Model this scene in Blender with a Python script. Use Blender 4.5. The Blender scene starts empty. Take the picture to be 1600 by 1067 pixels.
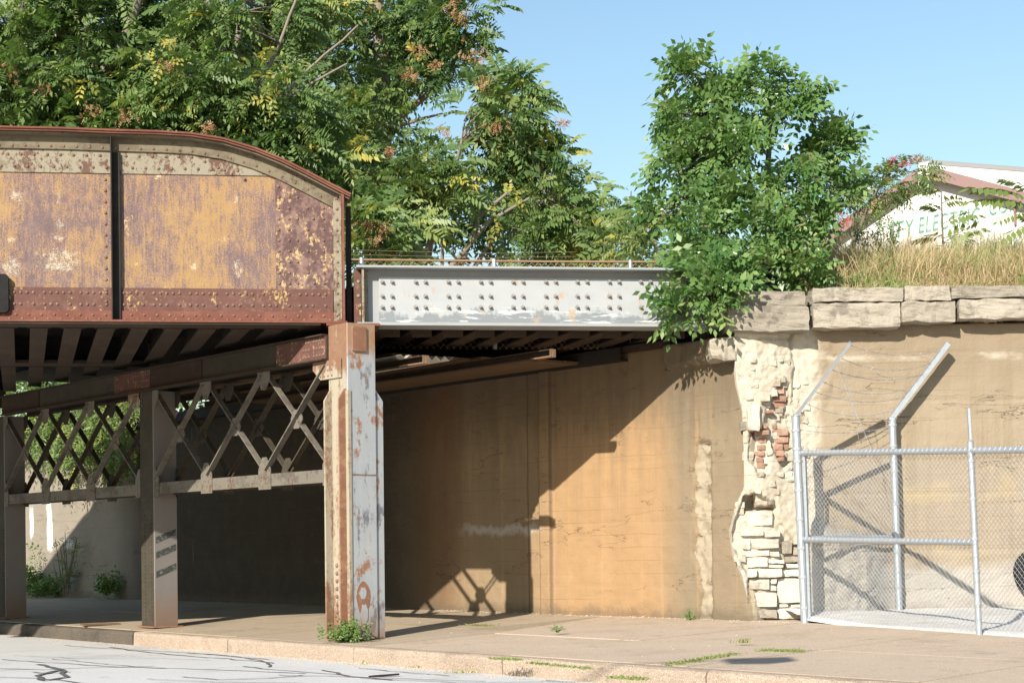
import bpy, bmesh, math, random
import numpy as np
from mathutils import Vector, Matrix, noise as mnoise

random.seed(7)
RNG = np.random.default_rng(11)
SC = bpy.context.scene
COL = SC.collection
R = math.radians

# ------------------------------------------------------------------ camera
FPX, HOR, ROLL, EYE = 2600.0, 860.0, 0.01, 1.0608
cam_d = bpy.data.cameras.new('camera')
cam = bpy.data.objects.new('camera', cam_d)
COL.objects.link(cam)
cam_d.sensor_width = 36.0
cam_d.lens = 36.0 * FPX / 1600.0
cam_d.shift_y = (HOR - 533.5) / 1600.0
cam_d.clip_start, cam_d.clip_end = 0.1, 2000.0
rt = Vector((1, 0, -ROLL)).normalized()
up = Vector((ROLL, 0, 1)).normalized()
bk = rt.cross(up)
cam.matrix_world = Matrix(((rt.x, up.x, bk.x, 0), (rt.y, up.y, bk.y, 0), (rt.z, up.z, bk.z, EYE), (0, 0, 0, 1)))
SC.camera = cam

# ------------------------------------------------------------------ sky, sun, exposure
SUN_AZ, SUN_EL = R(26.8), R(28.6)          # the direction the light travels towards, and its height
wd = bpy.data.worlds.new('World')
SC.world = wd
wd.use_nodes = True
nt = wd.node_tree
nt.nodes.clear()
sky = nt.nodes.new('ShaderNodeTexSky')
sky.sky_type = 'NISHITA'
sky.sun_disc = False
sky.sun_elevation = SUN_EL
sky.sun_rotation = math.pi + SUN_AZ
sky.altitude = 100
sky.air_density = 1.6
sky.dust_density = 0.5
sky.ozone_density = 4.0
bgn = nt.nodes.new('ShaderNodeBackground')
bgn.inputs['Strength'].default_value = 0.104
won = nt.nodes.new('ShaderNodeOutputWorld')
nt.links.new(sky.outputs[0], bgn.inputs[0])
nt.links.new(bgn.outputs[0], won.inputs[0])
sl = bpy.data.lights.new('sun', 'SUN')
sl.energy = 5.0
sl.angle = R(0.53)
sl.color = (1.0, 0.93, 0.82)
sun = bpy.data.objects.new('sun', sl)
COL.objects.link(sun)
sun.location = (-30, -60, 50)
sd = Vector((math.sin(SUN_AZ) * math.cos(SUN_EL), math.cos(SUN_AZ) * math.cos(SUN_EL), -math.sin(SUN_EL)))
sun.rotation_euler = sd.to_track_quat('-Z', 'Y').to_euler()
SC.view_settings.view_transform = 'Standard'
SC.view_settings.look = 'None'
SC.view_settings.gamma = 1.0
SC.view_settings.use_curve_mapping = False
SC.view_settings.exposure = 0.68
SC.render.engine = 'CYCLES'
SC.cycles.max_bounces = 6
SC.cycles.diffuse_bounces = 4
SC.cycles.transparent_max_bounces = 8
SC.cycles.use_denoising = True

# ------------------------------------------------------------------ geometry helpers
def ray(u, v):
    du, dv = u - 800.0, v - HOR
    return Vector(((du - ROLL * dv) / FPX, 1.0, -(dv + ROLL * du) / FPX))
CAM = Vector((0, 0, EYE))
def at_y(u, v, y):
    return CAM + ray(u, v) * y
def at_z(u, v, z):
    r = ray(u, v)
    return CAM + r * ((z - EYE) / r.z)
def on_plane(u, v, p0, n):
    r = ray(u, v)
    return CAM + r * ((p0 - CAM).dot(n) / r.dot(n))

class Frame:
    """A level frame: origin, x axis at angle a about z."""
    def __init__(s, o, a):
        s.o = Vector(o); s.a = a
        s.x = Vector((math.cos(a), math.sin(a), 0)); s.y = Vector((-math.sin(a), math.cos(a), 0))
    def loc(s, p):
        d = Vector(p) - s.o
        return Vector((d.dot(s.x), d.dot(s.y), d.z))
    def world(s, p):
        return s.o + s.x * p[0] + s.y * p[1] + Vector((0, 0, p[2]))
    def px(s, u, v, y=0.0):
        """local (x, y, z) of the picture point on the plane local y = y"""
        return s.loc(on_plane(u, v, s.o + s.y * y, s.y))
    def pxx(s, u, v, x=0.0):
        return s.loc(on_plane(u, v, s.o + s.x * x, s.x))

def link(o, parent=None):
    COL.objects.link(o)
    if parent is not None:
        o.parent = parent
    return o

def tag(o, label=None, cat=None, group=None, kind=None):
    if label: o['label'] = label
    if cat: o['category'] = cat
    if group: o['group'] = group
    if kind: o['kind'] = kind
    return o

def thing(name, label, cat, frame=None, group=None, kind=None):
    o = bpy.data.objects.new(name, None)
    o.empty_display_size = 0.3
    COL.objects.link(o)
    if frame is not None:
        o.location = frame.o
        o.rotation_euler = (0, 0, frame.a)
    return tag(o, label, cat, group, kind)

class MB:
    """Collects verts and faces; build() links ONE mesh object."""
    def __init__(s):
        s.v = []; s.f = []
    def add(s, vs, fs):
        b = len(s.v)
        s.v.extend([tuple(p) for p in vs])
        s.f.extend([tuple(i + b for i in f) for f in fs])
        return s
    def box(s, a, b):
        (x0, y0, z0), (x1, y1, z1) = a, b
        x0, x1 = min(x0, x1), max(x0, x1); y0, y1 = min(y0, y1), max(y0, y1); z0, z1 = min(z0, z1), max(z0, z1)
        return s.add([(x0, y0, z0), (x1, y0, z0), (x1, y1, z0), (x0, y1, z0), (x0, y0, z1), (x1, y0, z1), (x1, y1, z1), (x0, y1, z1)],
                     [(0, 3, 2, 1), (4, 5, 6, 7), (0, 1, 5, 4), (1, 2, 6, 5), (2, 3, 7, 6), (3, 0, 4, 7)])
    def prism(s, poly, axis, a, b):
        """polygon of 2D points extruded along axis from a to b. axis 1: poly is (x,z); axis 0: (y,z); axis 2: (x,y)"""
        n = len(poly)
        def mk(p, t):
            return (p[0], t, p[1]) if axis == 1 else ((t, p[0], p[1]) if axis == 0 else (p[0], p[1], t))
        vs = [mk(p, a) for p in poly] + [mk(p, b) for p in poly]
        fs = [tuple(range(n)), tuple(range(2 * n - 1, n - 1, -1))]
        for i in range(n):
            j = (i + 1) % n
            fs.append((i, i + n, j + n, j))
        return s.add(vs, fs)
    def bar(s, p, q, w, h, upv=(0, 0, 1)):
        """rectangular bar from p to q: w across, h along upv"""
        p, q = Vector(p), Vector(q); d = (q - p).normalized()
        side = d.cross(Vector(upv))
        if side.length < 1e-4: side = d.cross(Vector((0, 1, 0)))
        side.normalize(); u2 = side.cross(d).normalized()
        vs = []
        for c in (p, q):
            for a, b in ((-1, -1), (1, -1), (1, 1), (-1, 1)):
                vs.append(c + side * (a * w / 2) + u2 * (b * h / 2))
        return s.add(vs, [(0, 1, 2, 3), (7, 6, 5, 4), (0, 4, 5, 1), (1, 5, 6, 2), (2, 6, 7, 3), (3, 7, 4, 0)])
    def tube(s, pts, rad, n=6, cap=True):
        pts = [Vector(p) for p in pts]
        if not hasattr(rad, '__len__'): rad = [rad] * len(pts)
        vs = []; prev = None
        for i, p in enumerate(pts):
            d = (pts[min(i + 1, len(pts) - 1)] - pts[max(i - 1, 0)])
            if d.length < 1e-9: d = Vector((0, 0, 1))
            d.normalize()
            a = prev if prev is not None else (Vector((0, 0, 1)) if abs(d.z) < .9 else Vector((1, 0, 0)))
            a = (a - d * a.dot(d)); a.normalize(); b = d.cross(a); prev = a
            for k in range(n):
                t = 2 * math.pi * k / n
                vs.append(p + (a * math.cos(t) + b * math.sin(t)) * rad[i])
        fs = []
        for i in range(len(pts) - 1):
            for k in range(n):
                k2 = (k + 1) % n
                fs.append((i * n + k, i * n + k2, (i + 1) * n + k2, (i + 1) * n + k))
        if cap:
            fs.append(tuple(range(n - 1, -1, -1))); fs.append(tuple((len(pts) - 1) * n + k for k in range(n)))
        return s.add(vs, fs)
    def dome(s, c, nrm, r, h=None, seg=8):
        c = Vector(c); nrm = Vector(nrm).normalized(); h = h or r * .75
        a = nrm.orthogonal().normalized(); b = nrm.cross(a)
        vs = []
        for rr, hh in ((1, 0), (.86, .55), (.5, .9)):
            for k in range(seg):
                t = 2 * math.pi * k / seg
                vs.append(c + (a * math.cos(t) + b * math.sin(t)) * (r * rr) + nrm * (h * hh))
        vs.append(c + nrm * h)
        fs = []
        for i in range(2):
            for k in range(seg):
                k2 = (k + 1) % seg
                fs.append((i * seg + k, i * seg + k2, (i + 1) * seg + k2, (i + 1) * seg + k))
        for k in range(seg):
            fs.append((2 * seg + k, 2 * seg + (k + 1) % seg, 3 * seg))
        return s.add(vs, fs)
    def mesh(s, name, m, smooth=False):
        me = bpy.data.meshes.new(name)
        me.from_pydata(s.v, [], s.f)
        bm = bmesh.new(); bm.from_mesh(me)
        bmesh.ops.recalc_face_normals(bm, faces=bm.faces)
        bm.to_mesh(me); bm.free()
        if smooth: me.shade_smooth()
        if m: me.materials.append(m)
        return me
    def build(s, name, m, parent=None, kind=None, smooth=False, bevel=0):
        o = bpy.data.objects.new(name, s.mesh(name, m, smooth))
        link(o, parent)
        if kind: o['kind'] = kind
        if bevel:
            b = o.modifiers.new('bevel', 'BEVEL'); b.width = bevel; b.segments = 1; b.limit_method = 'ANGLE'
        return o

def fbm(x, y, z, oct=4):
    return mnoise.fractal((x, y, z), 0.9, 2.0, oct, noise_basis='PERLIN_ORIGINAL')

# ------------------------------------------------------------------ material helpers
class NB:
    def __init__(s, name, rough=0.8, spec=0.3, metal=0.0):
        s.m = bpy.data.materials.new(name); s.m.use_nodes = True
        s.t = s.m.node_tree; s.b = s.t.nodes['Principled BSDF']
        s.b.inputs['Roughness'].default_value = rough
        s.b.inputs['Specular IOR Level'].default_value = spec
        s.b.inputs['Metallic'].default_value = metal
        tc = s.t.nodes.new('ShaderNodeTexCoord'); s.obj = tc.outputs['Object']
        s._xyz = None; s._h = []
    def n(s, t, **k):
        nd = s.t.nodes.new(t)
        for a, b in k.items(): setattr(nd, a, b)
        return nd
    def lk(s, a, b):
        if hasattr(a, 'is_linked') or hasattr(a, 'links'): s.t.links.new(a, b)
        else: b.default_value = a
    def xyz(s):
        if s._xyz is None:
            sp = s.n('ShaderNodeSeparateXYZ'); s.lk(s.obj, sp.inputs[0]); s._xyz = sp.outputs
        return s._xyz
    def map(s, scale=(1, 1, 1), loc=(0, 0, 0)):
        mp = s.n('ShaderNodeMapping'); s.lk(s.obj, mp.inputs[0])
        mp.inputs['Scale'].default_value = scale; mp.inputs['Location'].default_value = loc
        return mp.outputs[0]
    def noise(s, scale, detail=4, rough=.55, vec=None, dist=0):
        nd = s.n('ShaderNodeTexNoise'); s.lk(vec if vec is not None else s.obj, nd.inputs['Vector'])
        nd.inputs['Scale'].default_value = scale; nd.inputs['Detail'].default_value = detail
        nd.inputs['Roughness'].default_value = rough; nd.inputs['Distortion'].default_value = dist
        return nd.outputs[0]
    def voro(s, scale, feature='F1', vec=None, out=0):
        nd = s.n('ShaderNodeTexVoronoi', feature=feature); s.lk(vec if vec is not None else s.obj, nd.inputs['Vector'])
        nd.inputs['Scale'].default_value = scale
        return nd.outputs[out]
    def math(s, op, a, b=0.0, c=0.0, clamp=False):
        nd = s.n('ShaderNodeMath', operation=op); nd.use_clamp = clamp
        for i, q in enumerate((a, b, c)): s.lk(q, nd.inputs[i])
        return nd.outputs[0]
    def step(s, x, lo, hi):
        nd = s.n('ShaderNodeMapRange'); nd.interpolation_type = 'SMOOTHSTEP'
        s.lk(x, nd.inputs[0]); nd.inputs[1].default_value = lo; nd.inputs[2].default_value = hi
        if lo > hi:
            nd.inputs[1].default_value = hi; nd.inputs[2].default_value = lo; nd.inputs[3].default_value = 1; nd.inputs[4].default_value = 0
        return nd.outputs[0]
    def band(s, x, a, b, w):
        return s.math('MULTIPLY', s.step(x, a - w, a + w), s.step(x, b + w, b - w))
    def mix(s, f, a, b):
        nd = s.n('ShaderNodeMix', data_type='RGBA'); s.lk(f, nd.inputs[0])
        for q, i in ((a, 6), (b, 7)):
            if isinstance(q, tuple): nd.inputs[i].default_value = (*q, 1)
            else: s.lk(q, nd.inputs[i])
        return nd.outputs[2]
    def scale_col(s, c, f):
        nd = s.n('ShaderNodeMix', data_type='RGBA', blend_type='MULTIPLY'); nd.inputs[0].default_value = 1
        if isinstance(c, tuple): nd.inputs[6].default_value = (*c, 1)
        else: s.lk(c, nd.inputs[6])
        cb = s.n('ShaderNodeCombineXYZ')
        for i in range(3): s.lk(f, cb.inputs[i])
        s.lk(cb.outputs[0], nd.inputs[7])
        return nd.outputs[2]
    def col(s, c):
        if isinstance(c, tuple): s.b.inputs['Base Color'].default_value = (*c, 1)
        else: s.lk(c, s.b.inputs['Base Color'])
        return s
    def rough(s, f): s.lk(f, s.b.inputs['Roughness']); return s
    def bump(s, h, strength=.4, dist=.01):
        bp = s.n('ShaderNodeBump'); bp.inputs['Strength'].default_value = strength; bp.inputs['Distance'].default_value = dist
        s.lk(h, bp.inputs['Height']); s.lk(bp.outputs[0], s.b.inputs['Normal']); return s

def mat_rust(name, base, patch, chip, patch_lo=.48, patch_hi=.56, chip_lo=.60, streak=6.0, sc=2.6):
    n = NB(name, .82, .25)
    a = n.noise(sc, 8, .68, n.map((streak * .5, streak * .5, 1.3)))
    b = n.noise(sc * 6, 6, .7)
    f = n.math('ADD', n.math('MULTIPLY', a, .62), n.math('MULTIPLY', b, .38))
    c0 = n.mix(n.noise(sc * 2.2, 5, .6), tuple(x * .7 for x in base), tuple(min(1, x * 1.35) for x in base))
    c1 = n.mix(n.step(f, patch_lo, patch_hi), c0, patch)
    g = n.math('ADD', n.math('MULTIPLY', n.noise(sc * 2.3, 8, .75, n.map((1, 1, .7), (3, 1, 7))), .6), n.math('MULTIPLY', n.noise(sc * 12, 5, .75, n.map((1, 1, .7), (3, 1, 7))), .4))
    c2 = n.mix(n.step(g, chip_lo, chip_lo + .05), c1, chip)
    n.col(c2).bump(n.math('ADD', b, g), .35, .006)
    return n.m

M = {}
# girder web: worn ochre paint over purple-brown rust, streaked downwards, bare white patches
def mat_web():
    n = NB('ochre_over_rust', .75, .3)
    x, y, z = n.xyz()
    big = n.noise(.9, 5, .6, n.map((1.2, 1, .9), (0.6, 0, 0)))
    strk = n.noise(3.2, 8, .72, n.map((5.0, 1, .55)))
    fine = n.noise(34, 5, .75)
    fine2 = n.noise(9, 8, .75, n.map((1, 1, .6)))
    f = n.math('ADD', n.math('ADD', n.math('MULTIPLY', big, .44), n.math('MULTIPLY', strk, .22)), n.math('MULTIPLY', fine2, .34))
    purple = n.mix(n.noise(6, 5, .6), (.075, .046, .05), (.185, .13, .13))
    pink = n.mix(n.noise(14, 5, .7), purple, (.29, .175, .12))
    ochre = n.mix(n.noise(5, 6, .65), (.265, .15, .055), (.36, .235, .105))
    low = n.math('MULTIPLY', n.band(z, .62, .98, .12), .13)          # the band above the bottom plate keeps its paint
    spk = n.noise(60, 4, .8)
    scr = n.noise(16, 5, .75, n.map((2.6, 1, .22), (2, 0, 5)))
    f2 = n.math('ADD', n.math('ADD', f, low), n.math('ADD', n.math('MULTIPLY', n.math('SUBTRACT', spk, .5), .62), n.math('MULTIPLY', n.math('SUBTRACT', scr, .5), .30)))
    f2 = n.math('ADD', f2, n.math('MULTIPLY', n.step(z, 1.0, 2.0), -.03))
    c = n.mix(n.step(f2, .475, .51), pink, ochre)
    c = n.mix(n.step(n.math('ADD', f2, n.math('MULTIPLY', n.math('SUBTRACT', fine, .5), .3)), .455, .425), c, purple)
    cr = n.math('ADD', n.math('MULTIPLY', n.noise(2.1, 8, .72, n.map((1, 1, 1.0), (9.3, 0, 2))), .7), n.math('MULTIPLY', fine, .3))
    c = n.mix(n.step(cr, .585, .64), c, (.54, .40, .20))
    # bare white patches
    msk = None
    for (cx, cz, rx, rz) in WHITES:
        d = n.math('ADD', n.math('POWER', n.math('DIVIDE', n.math('ABSOLUTE', n.math('SUBTRACT', x, cx)), rx), 2.0),
                   n.math('POWER', n.math('DIVIDE', n.math('ABSOLUTE', n.math('SUBTRACT', z, cz)), rz), 2.0))
        w = n.math('SUBTRACT', 1.0, d, clamp=True)
        msk = w if msk is None else n.math('MAXIMUM', msk, w)
    wn = n.math('ADD', msk, n.math('MULTIPLY', n.math('ADD', n.math('SUBTRACT', n.noise(11, 8, .8), .5), n.math('MULTIPLY', n.math('SUBTRACT', spk, .5), .5)), 4.0))
    c = n.mix(n.math('MULTIPLY', n.math('MULTIPLY', n.step(wn, .65, 1.5), .8), n.step(msk, .0, .6)), c, (.54, .48, .35))
    n.col(c).bump(n.math('ADD', fine2, n.math('MULTIPLY', fine, .5)), .3, .004)
    return n.m

M['cream'] = mat_rust('cream_paint_rusting', (.165, .138, .095), (.255, .225, .165), (.12, .068, .048), .42, .5, .505, 1.0, 1.9)
M['olive'] = mat_rust('weathered_shaded_cream_paint', (.125, .10, .068), (.18, .15, .10), (.07, .042, .03), .45, .55, .56, 1.0, 2.4)  # top angle paint, darkened to hold the shadow of the top flange
M['red'] = mat_rust('red_oxide_steel', (.145, .056, .038), (.20, .082, .055), (.10, .045, .036), .46, .6, .62, 1.0, 2.5)
M['chip'] = mat_rust('brown_rust_ochre_chips', (.115, .055, .044), (.17, .09, .072), (.42, .30, .12), .5, .62, .55, 1.0, 2.2)
M['plate'] = mat_rust('purple_rust_plate', (.10, .058, .054), (.20, .125, .105), (.44, .31, .15), .46, .56, .53, 4.0, 2.6)
M['dark'] = mat_rust('dark_sooty_shaded_steel', (.024, .02, .017), (.036, .029, .023), (.05, .032, .024), .5, .6, .64, 1.0, 2.0)  # soot, plus the shade of undersides and stiffeners put into the colour
M['rivet'] = mat_rust('rusty_rivet_heads', (.17, .105, .075), (.24, .17, .12), (.10, .06, .045), .5, .6, .64, 1.0, 3.0)
M['under'] = mat_rust('brown_underside_steel', (.044, .028, .018), (.064, .042, .027), (.026, .018, .013), .5, .6, .64, 1.0, 2.0)
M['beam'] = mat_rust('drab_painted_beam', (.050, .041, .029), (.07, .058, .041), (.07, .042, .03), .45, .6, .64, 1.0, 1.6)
M['lattice'] = mat_rust('pale_lattice_paint', (.10, .088, .07), (.155, .137, .11), (.10, .06, .04), .42, .52, .54, 1.0, 2.2)

n = NB('cream_column_paint', .75, .3)
x, y, z = n.xyz()
c = n.mix(n.noise(3, 6, .7, n.map((2, 2, .5))), (.29, .245, .175), (.38, .345, .265))
f_ = n.math('ADD', n.math('MULTIPLY', n.noise(2.2, 8, .72, n.map((4, 4, .45))), .6), n.math('MULTIPLY', n.noise(17, 6, .75), .4))
f_ = n.math('ADD', f_, n.math('ADD', n.math('MULTIPLY', n.step(z, 1.3, .0), .11), n.math('MULTIPLY', n.step(z, 3.2, 3.45), .16)))
c = n.mix(n.step(f_, .50, .60), c, n.mix(n.noise(8, 5, .7), (.15, .075, .045), (.28, .165, .10)))
n.col(c).bump(n.noise(22, 5, .7), .3, .004); M['creamcol'] = n.m
def mat_colgrey():
    n = NB('grey_blue_column_paint', .7, .3)
    x, y, z = n.xyz()
    a = n.noise(2.2, 7, .7, n.map((2.2, 2.2, .8)))
    c = n.mix(n.noise(4, 6, .7, n.map((2, 2, .6))), (.27, .285, .30), (.42, .435, .44))
    c = n.mix(n.step(a, .54, .62), c, (.15, .155, .17))
    c = n.mix(n.step(n.noise(3.1, 7, .7, n.map((1.5, 1.5, 1), (4, 2, 1))), .555, .64), c, (.27, .14, .08))
    base = n.math('ADD', z, n.math('MULTIPLY', n.math('SUBTRACT', n.noise(5, 6, .7), .5), .5))
    c = n.mix(n.math('MULTIPLY', n.step(base, .45, .0), .75), c, (.25, .15, .095))
    c = n.mix(n.math('MULTIPLY', n.step(base, 3.35, 3.6), .85), c, (.33, .18, .09))
    n.col(c).bump(n.noise(20, 5, .7), .25, .004)
    return n.m
M['colgrey'] = mat_colgrey()
M['colrust'] = mat_rust('rusting_edge_steel', (.23, .115, .07), (.33, .19, .11), (.46, .38, .25), .47, .6, .62, 1.0, 3.0)

def mat_grey_girder():
    n = NB('brushed_grey_paint', .6, .35)
    x, y, z = n.xyz()
    c = n.mix(n.noise(2.2, 6, .65, n.map((1, 1, 1.6))), (.285, .30, .31), (.385, .395, .395))
    # dark undercoat brushed along the bottom, with white brush marks
    lo = n.math('ADD', z, n.math('MULTIPLY', n.math('SUBTRACT', n.noise(2.4, 7, .7, n.map((1.6, 1, 1))), .5), .62))
    c = n.mix(n.step(lo, .17, .10), c, (.19, .205, .215))
    br = n.noise(3.0, 7, .75, n.map((.7, 1, 5.0), (2, 0, 1)))
    c = n.mix(n.math('MULTIPLY', n.step(br, .54, .60), n.step(z, .30, .12)), c, (.50, .51, .505))
    st = n.math('MULTIPLY', n.step(n.noise(2.6, 6, .7, n.map((1.8, 1, .9), (7, 0, 3))), .57, .66), .8)
    c = n.mix(st, c, (.37, .265, .17))
    sp = n.step(n.noise(22, 4, .6, n.map((1, 1, 1.4), (1, 3, 3))), .72, .76)
    c = n.mix(sp, c, (.16, .08, .05))
    n.col(c).bump(n.noise(14, 5, .6), .12, .004)
    return n.m
M['grey'] = mat_grey_girder()
n = NB('dull_grey_paint', .7, .3)
n.col(n.mix(n.noise(3, 6, .65), (.24, .25, .25), (.34, .35, .35))).bump(n.noise(20, 4), .15, .004); M['dullgrey'] = n.m

n = NB('galvanised_steel', .42, .5, .55)
n.col(n.mix(n.noise(9, 5, .6), (.33, .36, .39), (.46, .50, .53))).rough(n.math('ADD', .34, n.math('MULTIPLY', n.noise(18, 4), .25))); M['galv'] = n.m
n = NB('weathered_wire', .55, .4, .35)
n.col(n.mix(n.noise(12, 4), (.30, .315, .33), (.42, .435, .45))); M['wire'] = n.m
n = NB('rusty_wire', .8, .2)
n.col(n.mix(n.noise(6, 4), (.20, .12, .07), (.34, .24, .14))); M['rustwire'] = n.m
n = NB('rusty_bolt', .75, .3)
n.col(n.mix(n.noise(30, 3), (.17, .14, .115), (.36, .345, .33))); M['bolt'] = n.m
n = NB('black_rubber_and_shadow', .95, .08); n.col(n.mix(n.noise(9, 4), (.015, .015, .015), (.03, .029, .027))); M['black'] = n.m

# ------------------------------------------------------------------ frames of the place
C1 = at_z(560, 995, 0.0)
S = ray(-1350, 881); S.z = 0; S.normalize()                  # along the street, away from the camera
NW = Vector((S.y, -S.x, 0))                                  # across the pavement, towards the abutment
GA = math.atan(0.115)
G = Frame(C1, GA)                                            # main girder plane
SEAT = on_plane(1130, 525, C1, G.y)
W = Frame((SEAT.x, SEAT.y, 0.146), math.atan2(-S.y, -S.x))   # abutment face: x runs towards the camera, y into the wall
YB = 21.22
B = Frame((2.95, YB, 0.146), 0.0)                            # stone-capped wall on the right
KA = math.atan2(NW.y, NW.x)                                  # column frames: x across the pavement, y back along the street

def pave_z(p):
    d = (Vector((p[0], p[1], 0)) - Vector((C1.x, C1.y, 0))).dot(NW)
    t = (d + .9) / 4.84
    return -.035 + max(0.0, min(1.0, t)) * (0.146 + .035)

# ------------------------------------------------------------------ ground, road, pavement
def mat_asphalt():
    n = NB('pale_asphalt', .9, .2)
    g = n.voro(95)
    c = n.mix(n.noise(.8, 5, .6), (.51, .50, .48), (.61, .60, .58))
    c = n.mix(n.math('MULTIPLY', n.step(n.noise(.55, 6, .7, n.map((1, 1, 1), (3, 1, 0))), .50, .66), .45), c, (.34, .335, .325))
    c = n.mix(n.math('MULTIPLY', n.step(n.noise(2.3, 7, .75, n.map((1, 1, 1), (9, 1, 0))), .60, .68), .5), c, (.20, .195, .19))
    c = n.mix(n.math('MULTIPLY', n.step(g, .35, .1), .35), c, (.72, .71, .69))
    c = n.mix(n.math('MULTIPLY', n.step(n.noise(60, 3, .6), .58, .68), .5), c, (.22, .22, .22))
    n.col(c).bump(n.math('ADD', g, n.noise(120, 2)), .5, .004)
    return n.m
def mat_paving(name, c0, c1, agg=.25):
    n = NB(name, .9, .2)
    c = n.mix(n.noise(1.1, 6, .62), c0, c1)
    c = n.mix(n.math('MULTIPLY', n.step(n.noise(2.6, 7, .7, n.map((1, 1, 1), (5, 1, 0))), .56, .68), .5), c, tuple(q * .62 for q in c0))
    c = n.mix(n.math('MULTIPLY', n.step(n.noise(.7, 6, .7, n.map((1, 1, 1), (2, 6, 0))), .50, .68), .5), c, tuple(q * .72 for q in c0))
    c = n.mix(n.math('MULTIPLY', n.step(n.noise(12, 4, .7, n.map((1, 1, 1), (2, 9, 0))), .68, .74), .7), c, tuple(q * .38 for q in c0))
    g = n.noise(85, 3, .6)
    c = n.mix(n.math('MULTIPLY', n.step(g, .56, .66), agg), c, tuple(q * .45 for q in c0))
    c = n.mix(n.math('MULTIPLY', n.step(g, .44, .36), agg), c, tuple(min(1, q * 1.6) for q in c1))
    n.col(c).bump(n.math('ADD', g, n.noise(9, 5)), .35, .006)
    return n.m
M['asphalt'] = mat_asphalt()
M['slab'] = mat_paving('smooth_pavement_concrete', (.34, .27, .19), (.43, .35, .255), .18)
M['apron'] = mat_paving('exposed_aggregate_concrete', (.40, .31, .225), (.50, .40, .305), .5)
M['kerb'] = mat_paving('kerb_concrete', (.26, .20, .15), (.40, .315, .24), .75)
M['kerbdark'] = mat_paving('dirty_shadowed_kerb', (.06, .05, .04), (.14, .115, .09), .5)  # dirt stains, with the cast shadow on these stones put into the colour
M['gravel'] = mat_paving('pale_gravel', (.50, .48, .45), (.66, .64, .60), .6)
n = NB('earth', .95, .1); n.col(n.mix(n.noise(1.5, 6, .65), (.16, .115, .07), (.25, .19, .12))).bump(n.noise(12, 5), .5, .03); M['earth'] = n.m
n = NB('tar_sealant', .45, .4); n.col(n.mix(n.noise(8, 4), (.085, .085, .087), (.17, .17, .17))); M['tar'] = n.m

def sheet(name, poly, z, m, kind='structure', parent=None, thick=.0):
    mb = MB()
    zz = [z(p) if callable(z) else z for p in poly]
    if thick:
        k = len(poly)
        mb.add([(p[0], p[1], q) for p, q in zip(poly, zz)] + [(p[0], p[1], q - thick) for p, q in zip(poly, zz)],
               [tuple(range(k)), tuple(range(2 * k - 1, k - 1, -1))] + [(i, i + k, (i + 1) % k + k, (i + 1) % k) for i in range(k)])
    else:
        mb.add([(p[0], p[1], q) for p, q in zip(poly, zz)], [tuple(range(len(poly)))])
    return mb.build(name, m, parent, kind)

def sv(s, d, z=0.0):
    """point s metres back along the street from column one, d metres across the pavement"""
    p = C1 + S * s + NW * d
    return Vector((p.x, p.y, z))

ROADZ = -.225
sheet('ground', [(-400, -150), (400, -150), (400, 700), (-400, 700)], -.42, M['earth'])
KD = -.86                                                   # kerb face, metres from the column line
sheet('road', [sv(-30, KD + .05), sv(60, KD + .05), sv(60, KD - 14), sv(-30, KD - 14)], ROADZ, M['asphalt'])
# pavement slabs: two rows under the bridge, two wide rows of aggregate slabs beyond
pav = thing('pavement', 'tan concrete pavement running under the rusty bridge', None, None, None, 'structure')
JX = -1.2                                                   # street position of the joint between smooth and aggregate
dA, dB, dC = KD + .17, 1.55, 3.99
cuts = [JX + 3.0 * i for i in range(0, 14)]
for i in range(len(cuts) - 1):
    for (d0, d1) in ((dA, dB), (dB, dC)):
        g_ = .012
        q0 = cuts[i] + (.9 if i == 0 and d0 == dB else 0)
        sheet('paving_slab', [sv(q0 + g_, d0 + g_), sv(cuts[i + 1] - g_, d0 + g_), sv(cuts[i + 1] - g_, d1 - g_), sv(q0 + g_, d1 - g_)],
              lambda p: pave_z(p) + .004 * math.sin(i * 5.1 + d0 * 3), M['slab'], None, pav, .12)
ac = [JX, JX - 2.6, JX - 5.2, JX - 7.8, JX - 10.4, JX - 13.0]
for i in range(5):
    for (d0, d1) in ((dA, 1.2), (1.2, dC), (dC, 8.5), (8.5, 13)):
        g_ = .012
        q0 = ac[i]
        if d0 == dC and i == 0: q0 = -.55
        t0 = q0 + (.9 if i == 0 and d0 == 1.2 else 0)
        sheet('aggregate_slab', [sv(q0 - g_, d0 + g_), sv(ac[i + 1] + g_, d0 + g_), sv(ac[i + 1] + g_, d1 - g_), sv(t0 - g_, d1 - g_)],
              lambda p: pave_z(p) - .003 + .004 * math.sin(i * 3.7 + d0 * 2), M['apron'], None, pav, .12)
sheet('pavement_bed', [sv(45, dA), sv(-16, dA), sv(-16, 14), sv(45, 14)], lambda p: pave_z(p) - .04, M['earth'], None, pav)
kb = thing('kerb', 'chipped tan concrete kerb along the road', None, None, None, 'structure')
ks = [40, 34, 30, 26, 22, 18, 14, 10.5, 7.2, 4.4, 1.75, -1.15, -3.9, -6.8, -9.8, -13]
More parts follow.
